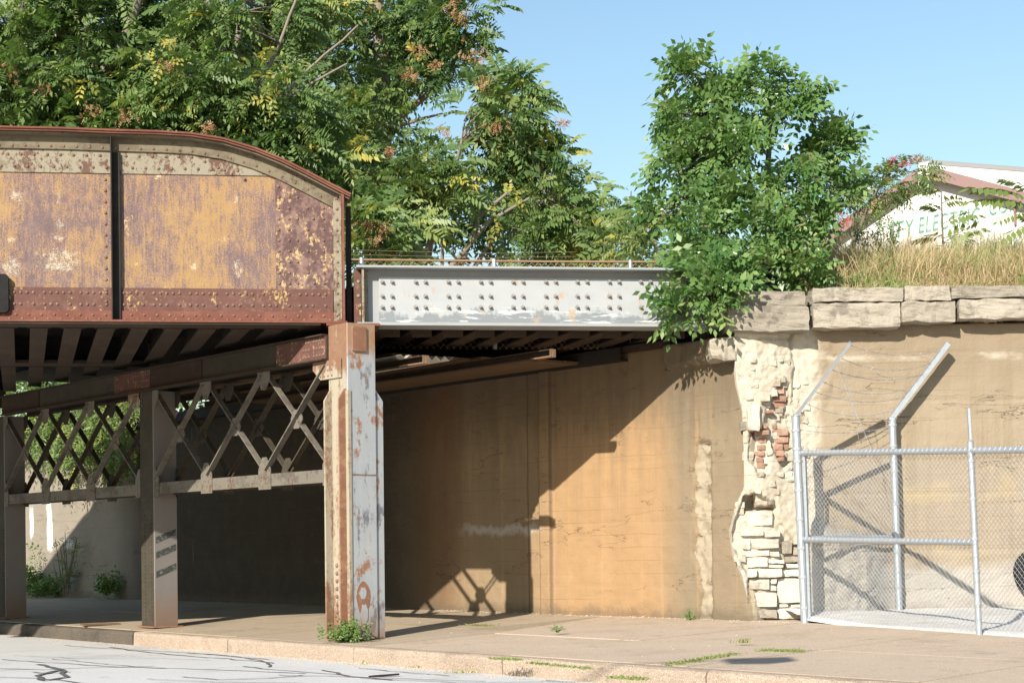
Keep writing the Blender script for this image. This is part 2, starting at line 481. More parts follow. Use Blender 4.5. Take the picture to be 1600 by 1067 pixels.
for i in range(len(ks) - 1):
    a, b = ks[i], ks[i + 1]
    mb = MB(); nseg = 10; prof = [(KD, ROADZ - .08), (KD, -.085), (KD + .018, -.05), (KD + .05, -.036), (KD + .165, -.033), (KD + .165, ROADZ - .08)]
    vs = []
    for j in range(nseg + 1):
        s_ = a - .008 + (b - a + .016) * j / nseg
        for k_, (d, z) in enumerate(prof):
            w = fbm(s_ * 1.7, k_ * .9, i) * .014 + (fbm(s_ * 6, k_ * 2.0, i + 9) * .012)
            p = sv(s_, d + (w if k_ in (1, 2) else w * .4), z + (w * .7 if k_ in (2, 3) else 0))
            vs.append(p)
    m_ = len(prof); fs = []
    for j in range(nseg):
        for k_ in range(m_ - 1):
            fs.append((j * m_ + k_, j * m_ + k_ + 1, (j + 1) * m_ + k_ + 1, (j + 1) * m_ + k_))
    fs += [tuple(range(m_)), tuple(nseg * m_ + k_ for k_ in range(m_ - 1, -1, -1))]
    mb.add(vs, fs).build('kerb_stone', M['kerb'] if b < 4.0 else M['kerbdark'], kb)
# gravel behind the fence
FP1 = at_z(1258, 972, .146); FP3 = at_z(1530, 987, .146); FP2 = Vector((ray(1405, 951).x * 21.02, 21.02, .27))
def enc_z(p):
    t = max(0, min(1, (p[1] - 19.4) / 1.9))
    return .15 + .13 * t
fd = (FP3 - FP1).normalized()
far_ = FP1 + fd * 9
mb = MB(); nx, ny = 30, 24; vs = []
for i in range(nx + 1):
    a = FP1 + (far_ - FP1) * (i / nx)
    b = Vector((3.4 + (12 - 3.4) * i / nx, YB + .25, 0))
    for j in range(ny + 1):
        p = a.lerp(b, j / ny)
        vs.append((p.x, p.y, enc_z(p) + fbm(p.x * 2, p.y * 2, 3) * .02 * min(1, j / 3) + .006 - (.05 if j == 0 else 0)))
mb.add(vs, [(i * (ny + 1) + j, (i + 1) * (ny + 1) + j, (i + 1) * (ny + 1) + j + 1, i * (ny + 1) + j + 1) for i in range(nx) for j in range(ny)])
mb.build('gravel_yard', M['gravel'], None, 'structure', True)

# crack sealant: thin tar ribbons on the road, set out along the street
mb = MB()
def ribbon(mb, pts, w, z, seed=0):
    P = []
    for i in range(len(pts) - 1):
        a, b = Vector(pts[i]), Vector(pts[i + 1])
        k = max(2, int((b - a).length / .12))
        for j in range(k): P.append(a.lerp(b, j / k))
    P.append(Vector(pts[-1]))
    vs = []
    for i, p in enumerate(P):
        d = (P[min(i + 1, len(P) - 1)] - P[max(0, i - 1)]); d.z = 0; d.normalize(); s_ = Vector((-d.y, d.x, 0))
        o = fbm(p.x * 1.1, p.y * 1.1, seed) * .09
        ww = .7 * w * (.55 + .9 * abs(fbm(p.x * 3, p.y * 3, seed + 5)) + .25)
        q = p + s_ * o
        vs += [(q.x - s_.x * ww, q.y - s_.y * ww, z), (q.x + s_.x * ww, q.y + s_.y * ww, z)]
    mb.add(vs, [(2 * i, 2 * i + 1, 2 * i + 3, 2 * i + 2) for i in range(len(P) - 1)])
def rp(u, v):
    p = at_z(u, v, ROADZ); return Vector((p.x, p.y, 0))
cracks = [([(0, 1030), (90, 1036), (190, 1042), (330, 1046), (480, 1052)], .022), ([(0, 1044), (70, 1046), (150, 1043), (240, 1040)], .02),
          ([(80, 1029), (170, 1038), (260, 1044)], .016), ([(100, 1008), (190, 1014), (300, 1020), (420, 1030)], .02), ([(170, 1011), (260, 1022), (360, 1029), (430, 1036)], .026),
          ([(290, 1020), (380, 1026), (425, 1036), (415, 1042)], .024), ([(380, 1041), (470, 1050), (540, 1055)], .02), ([(500, 1047), (520, 1051), (545, 1057), (620, 1062)], .028),
          ([(440, 1054), (560, 1058), (660, 1061), (760, 1064)], .02), ([(560, 1044), (640, 1051), (700, 1056)], .018), ([(0, 1058), (60, 1060), (110, 1064), (170, 1070)], .022),
          ([(280, 1058), (340, 1062), (420, 1060), (470, 1055)], .024), ([(20, 1024), (120, 1029), (230, 1028), (330, 1031)], .012), ([(560, 1060), (700, 1066), (800, 1072)], .016),
          ([(60, 1038), (95, 1047), (58, 1056), (70, 1063), (105, 1058), (98, 1047)], .045), ([(55, 1050), (80, 1052), (110, 1050)], .03), ([(-60, 1050), (30, 1046)], .02),
          ([(330, 1066), (400, 1067), (520, 1069)], .02), ([(230, 1061), (270, 1064), (330, 1066)], .016)]
for k, (c, w) in enumerate(cracks):
    ribbon(mb, [rp(*q) for q in c], w, ROADZ + .004 + .0004 * k, k)
mb.build('crack_sealant', M['tar'], None, 'structure')

# ------------------------------------------------------------------ abutment wall (left of the corner, runs back under the bridge)
WX = lambda u, v=900: W.px(u, v).x
WZ = lambda u, v: W.px(u, v).z
X_SEAM, X_P0, X_P1 = WX(825), WX(849), WX(865)
X_SP0, X_SP1 = WX(1086), WX(1112)
X_END = WX(1172)
TOPZ = 3.60
spal = [(1092, 690), (1086, 720), (1090, 760), (1086, 800), (1092, 830), (1086, 860), (1096, 890), (1098, 930), (1094, 968)]
SPZ = [(W.px(u, v).z, W.px(u, v).x) for u, v in spal][::-1]
def spall_left(z):
    for (z0, x0), (z1, x1) in zip(SPZ[:-1], SPZ[1:]):
        if z0 <= z <= z1: return x0 + (x1 - x0) * (z - z0) / max(1e-6, z1 - z0)
    return None
endp = [(1146, 560), (1150, 600), (1160, 640), (1163, 700), (1164, 760), (1150, 790), (1140, 830), (1146, 870), (1160, 900), (1168, 930), (1172, 968)]
ENZ = [(W.px(u, v).z, W.px(u, v).x) for u, v in endp][::-1]
def end_x(z):
    z = max(ENZ[0][0], min(ENZ[-1][0] - 1e-4, z))
    for (z0, x0), (z1, x1) in zip(ENZ[:-1], ENZ[1:]):
        if z0 <= z <= z1: return x0 + (x1 - x0) * (z - z0) / max(1e-6, z1 - z0)
    return ENZ[-1][1]
def sm(x, a, b):
    t = max(0, min(1, (x - a) / (b - a))); return t * t * (3 - 2 * t)
def wall_y(x, z):
    y = .010 * fbm(x * .8, z * .8, 1.3) + .006 * fbm(x * 5, z * 5, 4.0)
    if X_P0 < x < X_P1: y -= .075
    y += .04 * math.exp(-((x - X_SEAM) / .018) ** 2)
    y += .022 * math.exp(-((x - WX(1010)) / .01) ** 2) * 0
    for zz in (.42, 1.28, 2.1, 2.9):                      # faint pour lines
        y += .006 * math.exp(-((z - zz - .03 * fbm(x * .6, zz, 2)) / .012) ** 2)
    sl_ = spall_left(z)
    if sl_ is not None and X_SP0 - .25 < x < X_SP1 + .3:
        xl = sl_ - .04 + .07 * fbm(3.0, z * 4, 8)
        inside = sm(x, xl - .012, xl + .012) * (1 - sm(x, X_SP1 - .05, X_SP1 + .02 + .02 * fbm(1, z * 7, 1)))
        y += inside * (.065 + .045 * fbm(x * 6, z * 5, 5) + .03 * fbm(x * 17, z * 17, 6))
    e = x - end_x(z) - .03 * fbm(4, z * 7, 3)
    if e > 0: y += min(.10, e * 1.6) + .03 * fbm(x * 8, z * 8, 7)
    tz = TOPZ - .30 + .05 * fbm(x * 1.3, 0, 5)              # rough ledge under the top on the near part
    if x > WX(1040) and z > tz: y += (-.14 + .05 * fbm(x * 3, z * 3, 11)) * sm(x + .1 * fbm(x, z * 4, 3), WX(1040), WX(1052))
    return y
def mat_wall():
    n = NB('stained_concrete', .92, .15)
    x, y, z = n.xyz()
    xw = n.math('ADD', x, n.math('MULTIPLY', n.math('SUBTRACT', n.noise(1.2, 5, .6, n.map((1, 1, .35))), .5), .7))
    strk = n.noise(1.5, 7, .65, n.map((3.2, 1, .12)))
    mott = n.noise(2.4, 7, .66)
    orange = n.mix(mott, (.29, .178, .09), (.405, .265, .145))
    brown = n.mix(mott, (.185, .142, .092), (.27, .215, .145))
    soot_shade = n.mix(mott, (.032, .028, .022), (.068, .058, .045))  # soot, made darker to hold the shade under the bridge
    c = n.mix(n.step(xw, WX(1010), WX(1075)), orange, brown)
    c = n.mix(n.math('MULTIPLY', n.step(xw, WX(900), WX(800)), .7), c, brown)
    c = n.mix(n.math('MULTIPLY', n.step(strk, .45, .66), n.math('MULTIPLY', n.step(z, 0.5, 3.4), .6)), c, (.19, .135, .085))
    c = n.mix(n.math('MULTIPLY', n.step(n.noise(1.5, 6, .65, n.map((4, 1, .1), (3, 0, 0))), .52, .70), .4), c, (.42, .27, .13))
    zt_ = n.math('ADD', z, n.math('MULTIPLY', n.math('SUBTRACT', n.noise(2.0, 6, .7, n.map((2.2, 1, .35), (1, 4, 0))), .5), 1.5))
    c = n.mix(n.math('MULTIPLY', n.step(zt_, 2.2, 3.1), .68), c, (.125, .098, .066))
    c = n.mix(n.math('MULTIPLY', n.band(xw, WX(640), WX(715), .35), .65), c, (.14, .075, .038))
    c = n.mix(n.math('MULTIPLY', n.step(xw, WX(720), WX(600)), .93), c, soot_shade)
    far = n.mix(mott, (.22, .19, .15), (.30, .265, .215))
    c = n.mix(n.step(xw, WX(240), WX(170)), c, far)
    # pale leached band beside the pilaster
    zz = n.math('ADD', z, n.math('MULTIPLY', n.math('SUBTRACT', n.noise(3.2, 7, .7, n.map((1, 1, .6))), .5), .5))
    zc = WZ(780, 828)
    le = n.math('MULTIPLY', n.band(zz, zc - .06, zc + .06, .05), n.band(x, WX(725), WX(845), .25))
    c = n.mix(n.math('MULTIPLY', le, .85), c, (.42, .38, .33))
    # fresh broken concrete
    br = n.math('MAXIMUM', n.step(y, .030, .045), 0.0)
    fresh = n.mix(n.noise(6, 7, .7), (.26, .21, .145), (.40, .345, .26))
    c = n.mix(br, c, fresh)
    # seams hold dirt
    c = n.mix(n.math('MULTIPLY', n.band(x, X_SEAM - .014, X_SEAM + .014, .01), .6), c, (.04, .032, .025))
    for xx in (X_P0, X_P1):
        c = n.mix(n.math('MULTIPLY', n.band(x, xx - .008, xx + .012, .008), .6), c, (.09, .06, .04))
    # paint runs far down the street
    for (u0, u1, z0, z1) in ((47, 53, 1.35, 2.0), (73, 80, 1.05, 2.1), (100, 117, 1.1, 1.2)):
        c = n.mix(n.math('MULTIPLY', n.math('MULTIPLY', n.band(xw, WX(u0), WX(u1), .04), n.band(zz, z0, z1, .1)), .8), c, (.78, .77, .74))
    ln = n.noise(1.0, 7, .62, n.map((.28, 1, 1.5), (2, 0, 3)))
    crk = n.math('ABSOLUTE', n.math('SUBTRACT', ln, .5))
    fr_ = n.math('ABSOLUTE', n.math('SUBTRACT', n.math('FRACT', n.math('ADD', n.math('MULTIPLY', z, 5.6), n.math('MULTIPLY', n.noise(.7, 3), .5))), .5))
    fb_ = n.math('MULTIPLY', n.step(fr_, .05, .0), n.step(n.noise(1.3, 5, .65, n.map((.5, 1, 2), (1, 7, 2))), .42, .62))
    c = n.mix(n.math('MULTIPLY', fb_, .40), c, (.12, .085, .055))
    sp_ = n.step(n.math('ADD', z, n.math('MULTIPLY', n.math('SUBTRACT', n.noise(3.2, 7, .75), .5), .55)), .22, -.02)
    c = n.mix(n.math('MULTIPLY', sp_, .6), c, (.11, .09, .065))
    cm = n.math('MULTIPLY', n.step(crk, .0026, .0006), n.step(n.noise(.8, 4, .6, n.map((1, 1, 1), (5, 0, 2))), .50, .57))
    c = n.mix(n.math('MULTIPLY', cm, .7), c, (.09, .06, .04))
    pit = n.step(n.noise(20, 3, .6, n.map((1, 1, 1), (2, 5, 1))), .70, .76)
    c = n.mix(n.math('MULTIPLY', pit, .5), c, (.13, .09, .055))
    c = n.mix(n.math('MULTIPLY', n.step(n.noise(6, 8, .8), .54, .72), .35), c, (.20, .14, .085))
    n.col(c).bump(n.math('ADD', n.math('SUBTRACT', n.noise(30, 6, .75), n.math('MULTIPLY', cm, 1.5)), n.math('MULTIPLY', n.noise(5, 6, .65), 1.5)), .6, .014)
    return n.m
M['wall'] = mat_wall()
aw = thing('abutment_wall', 'tall stained concrete abutment wall receding under the bridge', 'wall', W)
def grid_obj(name, m, xs, zs, fn, parent, back=None, cl=lambda x, z: x):
    nx, nz = len(xs), len(zs)
    vs = [(cl(x, z), fn(cl(x, z), z), z) for x in xs for z in zs]
    fs = [(i * nz + j, (i + 1) * nz + j, (i + 1) * nz + j + 1, i * nz + j + 1) for i in range(nx - 1) for j in range(nz - 1)]
    if back is not None:
        k = len(vs); ring = [i * nz for i in range(nx)] + [(nx - 1) * nz + j for j in range(1, nz)] + [i * nz + nz - 1 for i in range(nx - 2, -1, -1)] + [j for j in range(nz - 2, 0, -1)]
        vs += [(vs[i][0], back, vs[i][2]) for i in ring]
        L = len(ring)
        fs += [(ring[i], k + i, k + (i + 1) % L, ring[(i + 1) % L]) for i in range(L)] + [tuple(range(k, k + L))]
    me = bpy.data.meshes.new(name); me.from_pydata(vs, [], fs); me.materials.append(m); me.shade_smooth()
    bm = bmesh.new(); bm.from_mesh(me); bmesh.ops.recalc_face_normals(bm, faces=bm.faces); bm.to_mesh(me); bm.free()
    o = bpy.data.objects.new(name, me); return link(o, parent)
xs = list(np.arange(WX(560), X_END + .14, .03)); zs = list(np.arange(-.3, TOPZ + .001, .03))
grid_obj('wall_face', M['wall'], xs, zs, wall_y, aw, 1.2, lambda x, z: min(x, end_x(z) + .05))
MB().box((-13.4, .46, TOPZ + .02), (WX(1128), 1.15, TOPZ + .56)).build('back_wall', M['wall'], aw)
xf = list(np.arange(-46, WX(560) - .05, .25)) + [WX(560)]
zf = list(np.arange(-.3, TOPZ + .05, .15)) + [TOPZ]
def far_y(x, z):
    return .012 * fbm(x * .8, z * .8, 1.3) + (.03 if abs((x + 9.5) % 4.5) < .12 else 0)
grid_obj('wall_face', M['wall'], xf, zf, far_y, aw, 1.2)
# steel bearing ledge and angle along the wall top under the deck
mb = MB().box((-20, -.10, TOPZ + .003), (WX(1060), .5, TOPZ + .075)); mb.build('bearing_ledge', M['under'], aw)
mb = MB().box((-20, -.16, TOPZ - .12), (WX(985), -.125, TOPZ + .06)).box((-20, -.125, TOPZ - .12), (WX(985), .02, TOPZ - .095)); mb.build('ledger_angle', M['dark'], aw)

def rock(name, a, b, m, parent, seed=0, amp=.02, n=5, rnd=.35):
    """a rough block: subdivided box with rounded, broken edges"""
    a, b = Vector(a), Vector(b); c = (a + b) / 2; h = (b - a) / 2
    h = Vector((abs(h.x), abs(h.y), abs(h.z)))
    bm = bmesh.new()
    bmesh.ops.create_cube(bm, size=2)
    bmesh.ops.subdivide_edges(bm, edges=bm.edges[:], cuts=n - 1, use_grid_fill=True)
    r = min(h) * rnd
    for v in bm.verts:
        p = Vector((v.co.x * h.x, v.co.y * h.y, v.co.z * h.z))
        q = Vector((max(-h.x + r, min(h.x - r, p.x)), max(-h.y + r, min(h.y - r, p.y)), max(-h.z + r, min(h.z - r, p.z))))
        d = p - q
        if d.length > 1e-6: p = q + d.normalized() * r
        w = c + p
        p += Vector((fbm(w.x * 4, w.y * 4, w.z * 4 + seed), fbm(w.x * 4 + 9, w.y * 4, w.z * 4 + seed), fbm(w.x * 4, w.y * 4 + 7, w.z * 4 + seed))) * amp
        p += Vector((0, fbm(w.x * 13, seed, w.z * 13), .4 * fbm(w.x * 11, seed + 3, w.z * 11))) * amp * .9
        v.co = c + p
    me = bpy.data.meshes.new(name); bm.to_mesh(me); bm.free(); me.materials.append(m)
    return link(bpy.data.objects.new(name, me), parent)

# ------------------------------------------------------------------ right-hand wall with brick pocket, rubble and capstones
def mat_stone(name, c0, c1, dark):
    n = NB(name, .92, .15)
    c = n.mix(n.noise(3, 7, .65), c0, c1)
    c = n.mix(n.math('MULTIPLY', n.step(n.noise(2.2, 7, .7, n.map((1, 1, 1), (4, 0, 1))), .52, .64), .75), c, dark)
    oi = n.n('ShaderNodeObjectInfo'); c = n.scale_col(c, n.math('ADD', .84, n.math('MULTIPLY', oi.outputs['Random'], .28)))
    c = n.mix(n.math('MULTIPLY', n.step(n.noise(11, 8, .8, n.map((1, 1, 1), (1, 2, 3))), .55, .68), .55), c, dark)
    n.col(c).bump(n.math('ADD', n.math('MULTIPLY', n.noise(9, 8, .75), 1.3), n.noise(45, 5, .75)), .9, .018)
    return n.m
M['cap'] = mat_stone('weathered_limestone', (.275, .24, .19), (.44, .39, .315), (.15, .13, .108))
M['lime'] = mat_stone('pale_limestone', (.52, .475, .39), (.66, .62, .54), (.40, .33, .25))
M['brick'] = mat_stone('orange_brick', (.33, .175, .12), (.40, .255, .185), (.46, .38, .30))
M['mortar'] = mat_stone('pale_mortar', (.50, .44, .35), (.62, .57, .48), (.38, .31, .22))
BX = lambda u, v=700: B.px(u, v).x
BZ = lambda u, v: B.px(u, v).z
CAPB = BZ(1400, 512)
def poly_mask(pts):
    P = [(BX(u, v), BZ(u, v)) for u, v in pts]
    def f(x, z):
        # signed distance: positive inside
        ins = False; dm = 9
        for (x0, z0), (x1, z1) in zip(P, P[1:] + P[:1]):
            if (z0 > z) != (z1 > z) and x < (x1 - x0) * (z - z0) / (z1 - z0) + x0: ins = not ins
            dx, dz = x1 - x0, z1 - z0
            t = max(0, min(1, ((x - x0) * dx + (z - z0) * dz) / (dx * dx + dz * dz + 1e-9)))
            dm = min(dm, math.hypot(x - x0 - t * dx, z - z0 - t * dz))
        return dm if ins else -dm
    return f
m_brick = poly_mask([(1214, 596), (1232, 600), (1236, 660), (1234, 725), (1222, 735), (1200, 690), (1196, 738), (1180, 740), (1166, 716), (1170, 676), (1188, 670), (1196, 640), (1186, 632), (1208, 618)])
m_rub = poly_mask([(1160, 776), (1178, 770), (1210, 790), (1218, 815), (1240, 845), (1262, 850), (1266, 972), (1166, 972), (1166, 900), (1140, 850), (1142, 820)])
m_hole = poly_mask([(1160, 775), (1176, 772), (1180, 790), (1206, 793), (1206, 800), (1190, 800), (1170, 803), (1158, 800)])
def right_y(x, z):
    y = .012 * fbm(x * .9, z * .9, 21) + .006 * fbm(x * 6, z * 6, 22)
    if x < BX(1282):
        e_ = fbm(x * 5, z * 5, 33)
        y += .014 * fbm(x * 2.4, z * 2.4, 31) + .020 * abs(e_) + .012 * fbm(x * 17, z * 17, 39, 3)
    if x < BX(1300) and z > BZ(1200, 640): y += .035 * fbm(x * 3, z * 3, 35)
    y -= .20 * (1 - sm(x, BX(1172), BX(1262)))
    for m_, dep in ((m_brick, .09), (m_rub, .08), (m_hole, .22)):
        d = m_(x, z) + .02 * fbm(x * 8, z * 8, 5)
        if d > -.03: y += dep * sm(d, -.012, .02)
    # vertical crack right of the brick pocket
    cx = BX(1240, 600) + .05 * fbm(0, z * 3, 2)
    if z > BZ(1240, 660): y += .05 * math.exp(-((x - cx) / .02) ** 2)
    if x < BX(1240): y += .04 * math.exp(-((z - BZ(1200, 530) - .06 * fbm(x * 3, 1, 2)) / .02) ** 2)
    # rough footing behind the fence
    f = sm(x, BX(1250, 900), BX(1268, 900)) * (1 - sm(x, BX(1325, 900), BX(1400, 900))) * (1 - sm(z + .25 * (x - BX(1265)) + .05 * fbm(x * 4, z * 4, 2), BZ(1300, 835), BZ(1300, 800)))
    y -= f * (.30 + .05 * fbm(x * 3, z * 3, 8) + .03 * fbm(x * 11, z * 11, 9))
    for zz in (BZ(1450, 553), BZ(1450, 625), BZ(1450, 770), BZ(1450, 860)):
        y += .012 * math.exp(-((z - zz - .03 * fbm(x * .8, zz, 2)) / .014) ** 2)
    if z < BZ(1500, 862) and x > BX(1340): y -= .05 + .02 * fbm(x * 3, z * 4, 17)
    return y
def mat_right():
    n = NB('tan_wall_concrete', .92, .15)
    x, y, z = n.xyz()
    nz = n.math('MULTIPLY', n.math('SUBTRACT', n.noise(1.6, 6, .65), .5), .8)
    mott = n.noise(2.2, 7, .66)
    tan_ = n.mix(mott, (.255, .20, .137), (.355, .29, .208))
    strk = n.noise(1.5, 6, .65, n.map((2.6, 1, .14)))
    c = n.mix(n.math('MULTIPLY', n.step(strk, .5, .64), .55), tan_, (.25, .195, .13))
    c = n.mix(n.math('MULTIPLY', n.step(n.math('ADD', z, nz), 2.6, 3.4), .6), c, (.24, .185, .125))
    c = n.mix(n.math('MULTIPLY', n.step(n.noise(1.3, 5, .6, n.map((1, 1, 1.2), (8, 0, 1))), .54, .62), n.math('MULTIPLY', n.band(n.math('ADD', z, nz), .8, 2.2, .3), .55)), c, (.38, .29, .16))
    pale = n.mix(n.noise(5, 7, .7), (.40, .35, .265), (.57, .515, .42))
    xp = n.math('ADD', x, n.math('MULTIPLY', n.math('SUBTRACT', n.noise(1.4, 4, .5), .5), .35))
    c = n.mix(n.step(xp, BX(1290), BX(1270)), c, pale)
    c = n.mix(n.math('MULTIPLY', n.band(n.math('ADD', z, n.math('MULTIPLY', nz, .12)), BZ(1450, 562), BZ(1450, 548), .03), n.math('MULTIPLY', n.step(n.noise(1.6, 6, .7, n.map((1, 1, 3), (4, 1, 1))), .42, .62), .6)), c, (.50, .45, .36))
    c = n.mix(n.math('MULTIPLY', n.step(n.math('ADD', z, n.math('MULTIPLY', nz, .4)), .75, .55), .75), c, (.42, .395, .355))
    foot = n.math('MULTIPLY', n.math('MULTIPLY', n.step(y, -.08, -.14), n.step(x, BX(1250), BX(1275))), .75)
    c = n.mix(foot, c, n.mix(n.noise(7, 8, .75), (.25, .225, .19), (.48, .445, .39)))
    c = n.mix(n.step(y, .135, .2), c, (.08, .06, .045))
    ln = n.noise(1.0, 7, .62, n.map((.28, 1, 1.5), (1, 0, 6)))
    crk = n.math('ABSOLUTE', n.math('SUBTRACT', ln, .5))
    fr_ = n.math('ABSOLUTE', n.math('SUBTRACT', n.math('FRACT', n.math('ADD', n.math('MULTIPLY', z, 5.6), n.math('MULTIPLY', n.noise(.7, 3), .5))), .5))
    fb_ = n.math('MULTIPLY', n.step(fr_, .05, .0), n.step(n.noise(1.3, 5, .65, n.map((.5, 1, 2), (1, 7, 2))), .42, .62))
    c = n.mix(n.math('MULTIPLY', fb_, .40), c, (.12, .085, .055))
    sp_ = n.step(n.math('ADD', z, n.math('MULTIPLY', n.math('SUBTRACT', n.noise(3.2, 7, .75), .5), .55)), .22, -.02)
    c = n.mix(n.math('MULTIPLY', sp_, .6), c, (.11, .09, .065))
    cm = n.math('MULTIPLY', n.step(crk, .0026, .0006), n.step(n.noise(.8, 4, .6, n.map((1, 1, 1), (5, 0, 2))), .50, .57))
    c = n.mix(n.math('MULTIPLY', cm, .75), c, (.11, .085, .06))
    pit = n.step(n.noise(24, 3, .6, n.map((1, 1, 1), (2, 5, 1))), .70, .76)
    c = n.mix(n.math('MULTIPLY', pit, .6), c, (.13, .10, .07))
    c = n.mix(n.math('MULTIPLY', n.step(n.noise(7, 8, .8), .55, .70), .45), c, (.22, .17, .115))
    n.col(c).bump(n.math('ADD', n.math('SUBTRACT', n.noise(28, 6, .75), n.math('MULTIPLY', cm, 1.5)), n.math('MULTIPLY', n.noise(5, 6, .65), 1.5)), .7, .016)
    return n.m
M['right'] = mat_right()
rw = thing('retaining_wall', 'sunlit tan retaining wall with stone capping and exposed brick', 'wall', B)
xs = list(np.arange(BX(1135), BX(1290), .017)) + list(np.arange(BX(1290), BX(1375), .028)) + list(np.arange(BX(1375), 6.6, .06)) ; zs = list(np.arange(-.3, CAPB + .05, .022))
def b_min(z):
    p = W.world((end_x(z), 0, z)); return p.x - B.o.x - .01
grid_obj('wall_face', M['right'], xs, zs, right_y, rw, 1.3, lambda x, z: max(x, b_min(z)))
def face_y(x0, x1, z0, z1):
    return min(right_y(x0 + (x1 - x0) * i / 3, z0 + (z1 - z0) * j / 3) for i in range(4) for j in range(4))
# bricks in the pocket
bz = [(400, 460, 112, 148), (370, 440, 155, 215), (345, 460, 230, 285), (330, 450, 300, 350), (255, 330, 370, 400), (235, 270, 490, 540), (325, 370, 490, 535),
      (150, 285, 550, 600), (325, 480, 542, 600), (195, 270, 615, 665), (345, 485, 610, 665), (180, 260, 680, 735), (165, 255, 740, 790), (175, 240, 800, 850),
      (180, 255, 850, 905), (350, 430, 670, 730), (355, 425, 740, 795), (365, 430, 800, 840), (440, 485, 670, 730), (340, 400, 410, 460), (190, 290, 235, 290)]
for k, (a, b, c, d) in enumerate(bz):
    u0, u1, v0, v1 = 1150 + a / 5.93, 1150 + b / 5.93, 580 + c / 5.93, 580 + d / 5.93
    dp = face_y(BX(u0, v0), BX(u1, v0), BZ(u0, v1), BZ(u0, v0)) - random.uniform(.002, .014)
    o = rock('brick', (BX(u0, v0), dp, BZ(u0, v1)), (BX(u1, v0), dp + .18, BZ(u0, v0)), M['brick'] if k < 19 else M['mortar'], rw, k, .010, 3, .3)
# rubble stones
rz = [(205, 415, 180, 300), (170, 340, 330, 372), (180, 245, 395, 475), (245, 460, 395, 472), (180, 385, 482, 530), (215, 375, 540, 612), (380, 500, 550, 580), (380, 500, 584, 612),
      (215, 285, 620, 690), (290, 480, 620, 690), (485, 640, 620, 682), (235, 390, 698, 780), (395, 445, 698, 742), (395, 445, 747, 790), (450, 640, 692, 885), (235, 445, 797, 915),
      (245, 445, 928, 1000), (450, 650, 922, 1005), (480, 570, 410, 510), (575, 640, 400, 440), (465, 540, 890, 917), (560, 650, 888, 917), (390, 470, 490, 530), (570, 650, 450, 520),
      (510, 640, 530, 575), (345, 470, 335, 385), (520, 640, 580, 615)]
for k, (a, b, c, d) in enumerate(rz):
    u0, u1, v0, v1 = 1120 + a / 4.85, 1120 + b / 4.85, 760 + c / 4.85, 760 + d / 4.85
    dp = face_y(BX(u0, v0), BX(u1, v0), BZ(u0, v1), BZ(u0, v0)) - random.uniform(.015, .05)
    rock('rubble_stone', (BX(u0, v0) + .004, dp, BZ(u0, v1) + .004), (BX(u1, v0) - .004, dp + .25, BZ(u0, v0) - .004), M['lime'] if k not in (16, 18, 23, 24) else M['cap'], rw, k + 40, .014, 4, .22)
# crumbled mortar and stone fragments over the broken end
rr_ = random.Random(9)
for k in range(110):
    u, v = rr_.uniform(1150, 1262), rr_.uniform(560, 960)
    if m_rub(BX(u, v), BZ(u, v)) > .03: continue
    s_ = rr_.uniform(.02, .065); x_, z_ = BX(u, v), BZ(u, v)
    if x_ < b_min(z_) + .05: continue
    y_ = right_y(x_, z_)
    rock('mortar_lump', (x_ - s_ * rr_.uniform(.8, 1.8), y_ - .018, z_ - s_), (x_ + s_ * rr_.uniform(.8, 1.8), y_ + .06, z_ + s_ * .8), M['mortar'] if rr_.random() < .7 else M['cap'], rw, k + 200, .018, 3, .3)
# capstones
caps = [(1264, 1404, 455, 477, .30), (1405, 1477, 453, 475, .31), (1479, 1640, 451, 471, .30),
        (1264, 1400, 478, 517, .26), (1401, 1484, 476, 508, .26), (1489, 1640, 472, 503, .27), (1145, 1254, 460, 484, .24), (1131, 1257, 484, 523, .34),
        (1641, 1790, 450, 500, .25), (1791, 1930, 451, 474, .27), (1791, 2010, 475, 503, .28), (1931, 2090, 450, 474, .25), (2011, 2200, 475, 502, .27), (2091, 2250, 450, 474, .26), (1100, 1142, 470, 500, .1)]
for k, (u0, u1, v0, v1, pr) in enumerate(caps):
    rock('capstone', (BX(u0, 480) + .006, -pr + (.05 if k < 3 else 0), BZ(u0, v1) + .003), (BX(u1, 480) - .004, .5, BZ(u0, v0) - .002), M['cap'], rw, k + 90, .024, 11, .08)
rock('corner_block', (BX(1107, 545), -.22, BZ(1107, 566)), (BX(1147, 545), .4, BZ(1107, 530)), M['cap'], rw, 131, .03, 6, .3)
rock('corner_block', (BX(1163, 640), -.30, BZ(1163, 676)), (BX(1183, 640), .3, BZ(1163, 634)), M['mortar'], rw, 139, .02, 5, .25)

# ------------------------------------------------------------------ railway land behind the walls
def bank_z(x, y):
    z = 3.75 + (.56 + .95 * sm(y, YB + .3, YB + 5.0)) * sm(x, 2.6, 3.9)
    z += .8 * sm(y, 30, 60)
    return z + .10 * fbm(x * .5, y * .5, 2)
mb = MB()
vs = []; nx, ny = 60, 50
for i in range(nx + 1):
    x = -60 + 150 * i / nx
    for j in range(ny + 1):
        y = YB + .35 + 110 * (j / ny) ** 1.6
        # left of the wall the land starts behind the abutment line
        p = Vector((x, y, 0))
        d = (p - Vector((W.o.x, W.o.y, 0))).dot(W.y)
        if d < .55: p = p + W.y * (.55 - d)
        vs.append((p.x, p.y, bank_z(p.x, p.y)))
mb.add(vs, [(i * (ny + 1) + j, (i + 1) * (ny + 1) + j, (i + 1) * (ny + 1) + j + 1, i * (ny + 1) + j + 1) for i in range(nx) for j in range(ny)])
mb.build('embankment', M['earth'], None, 'structure', True)

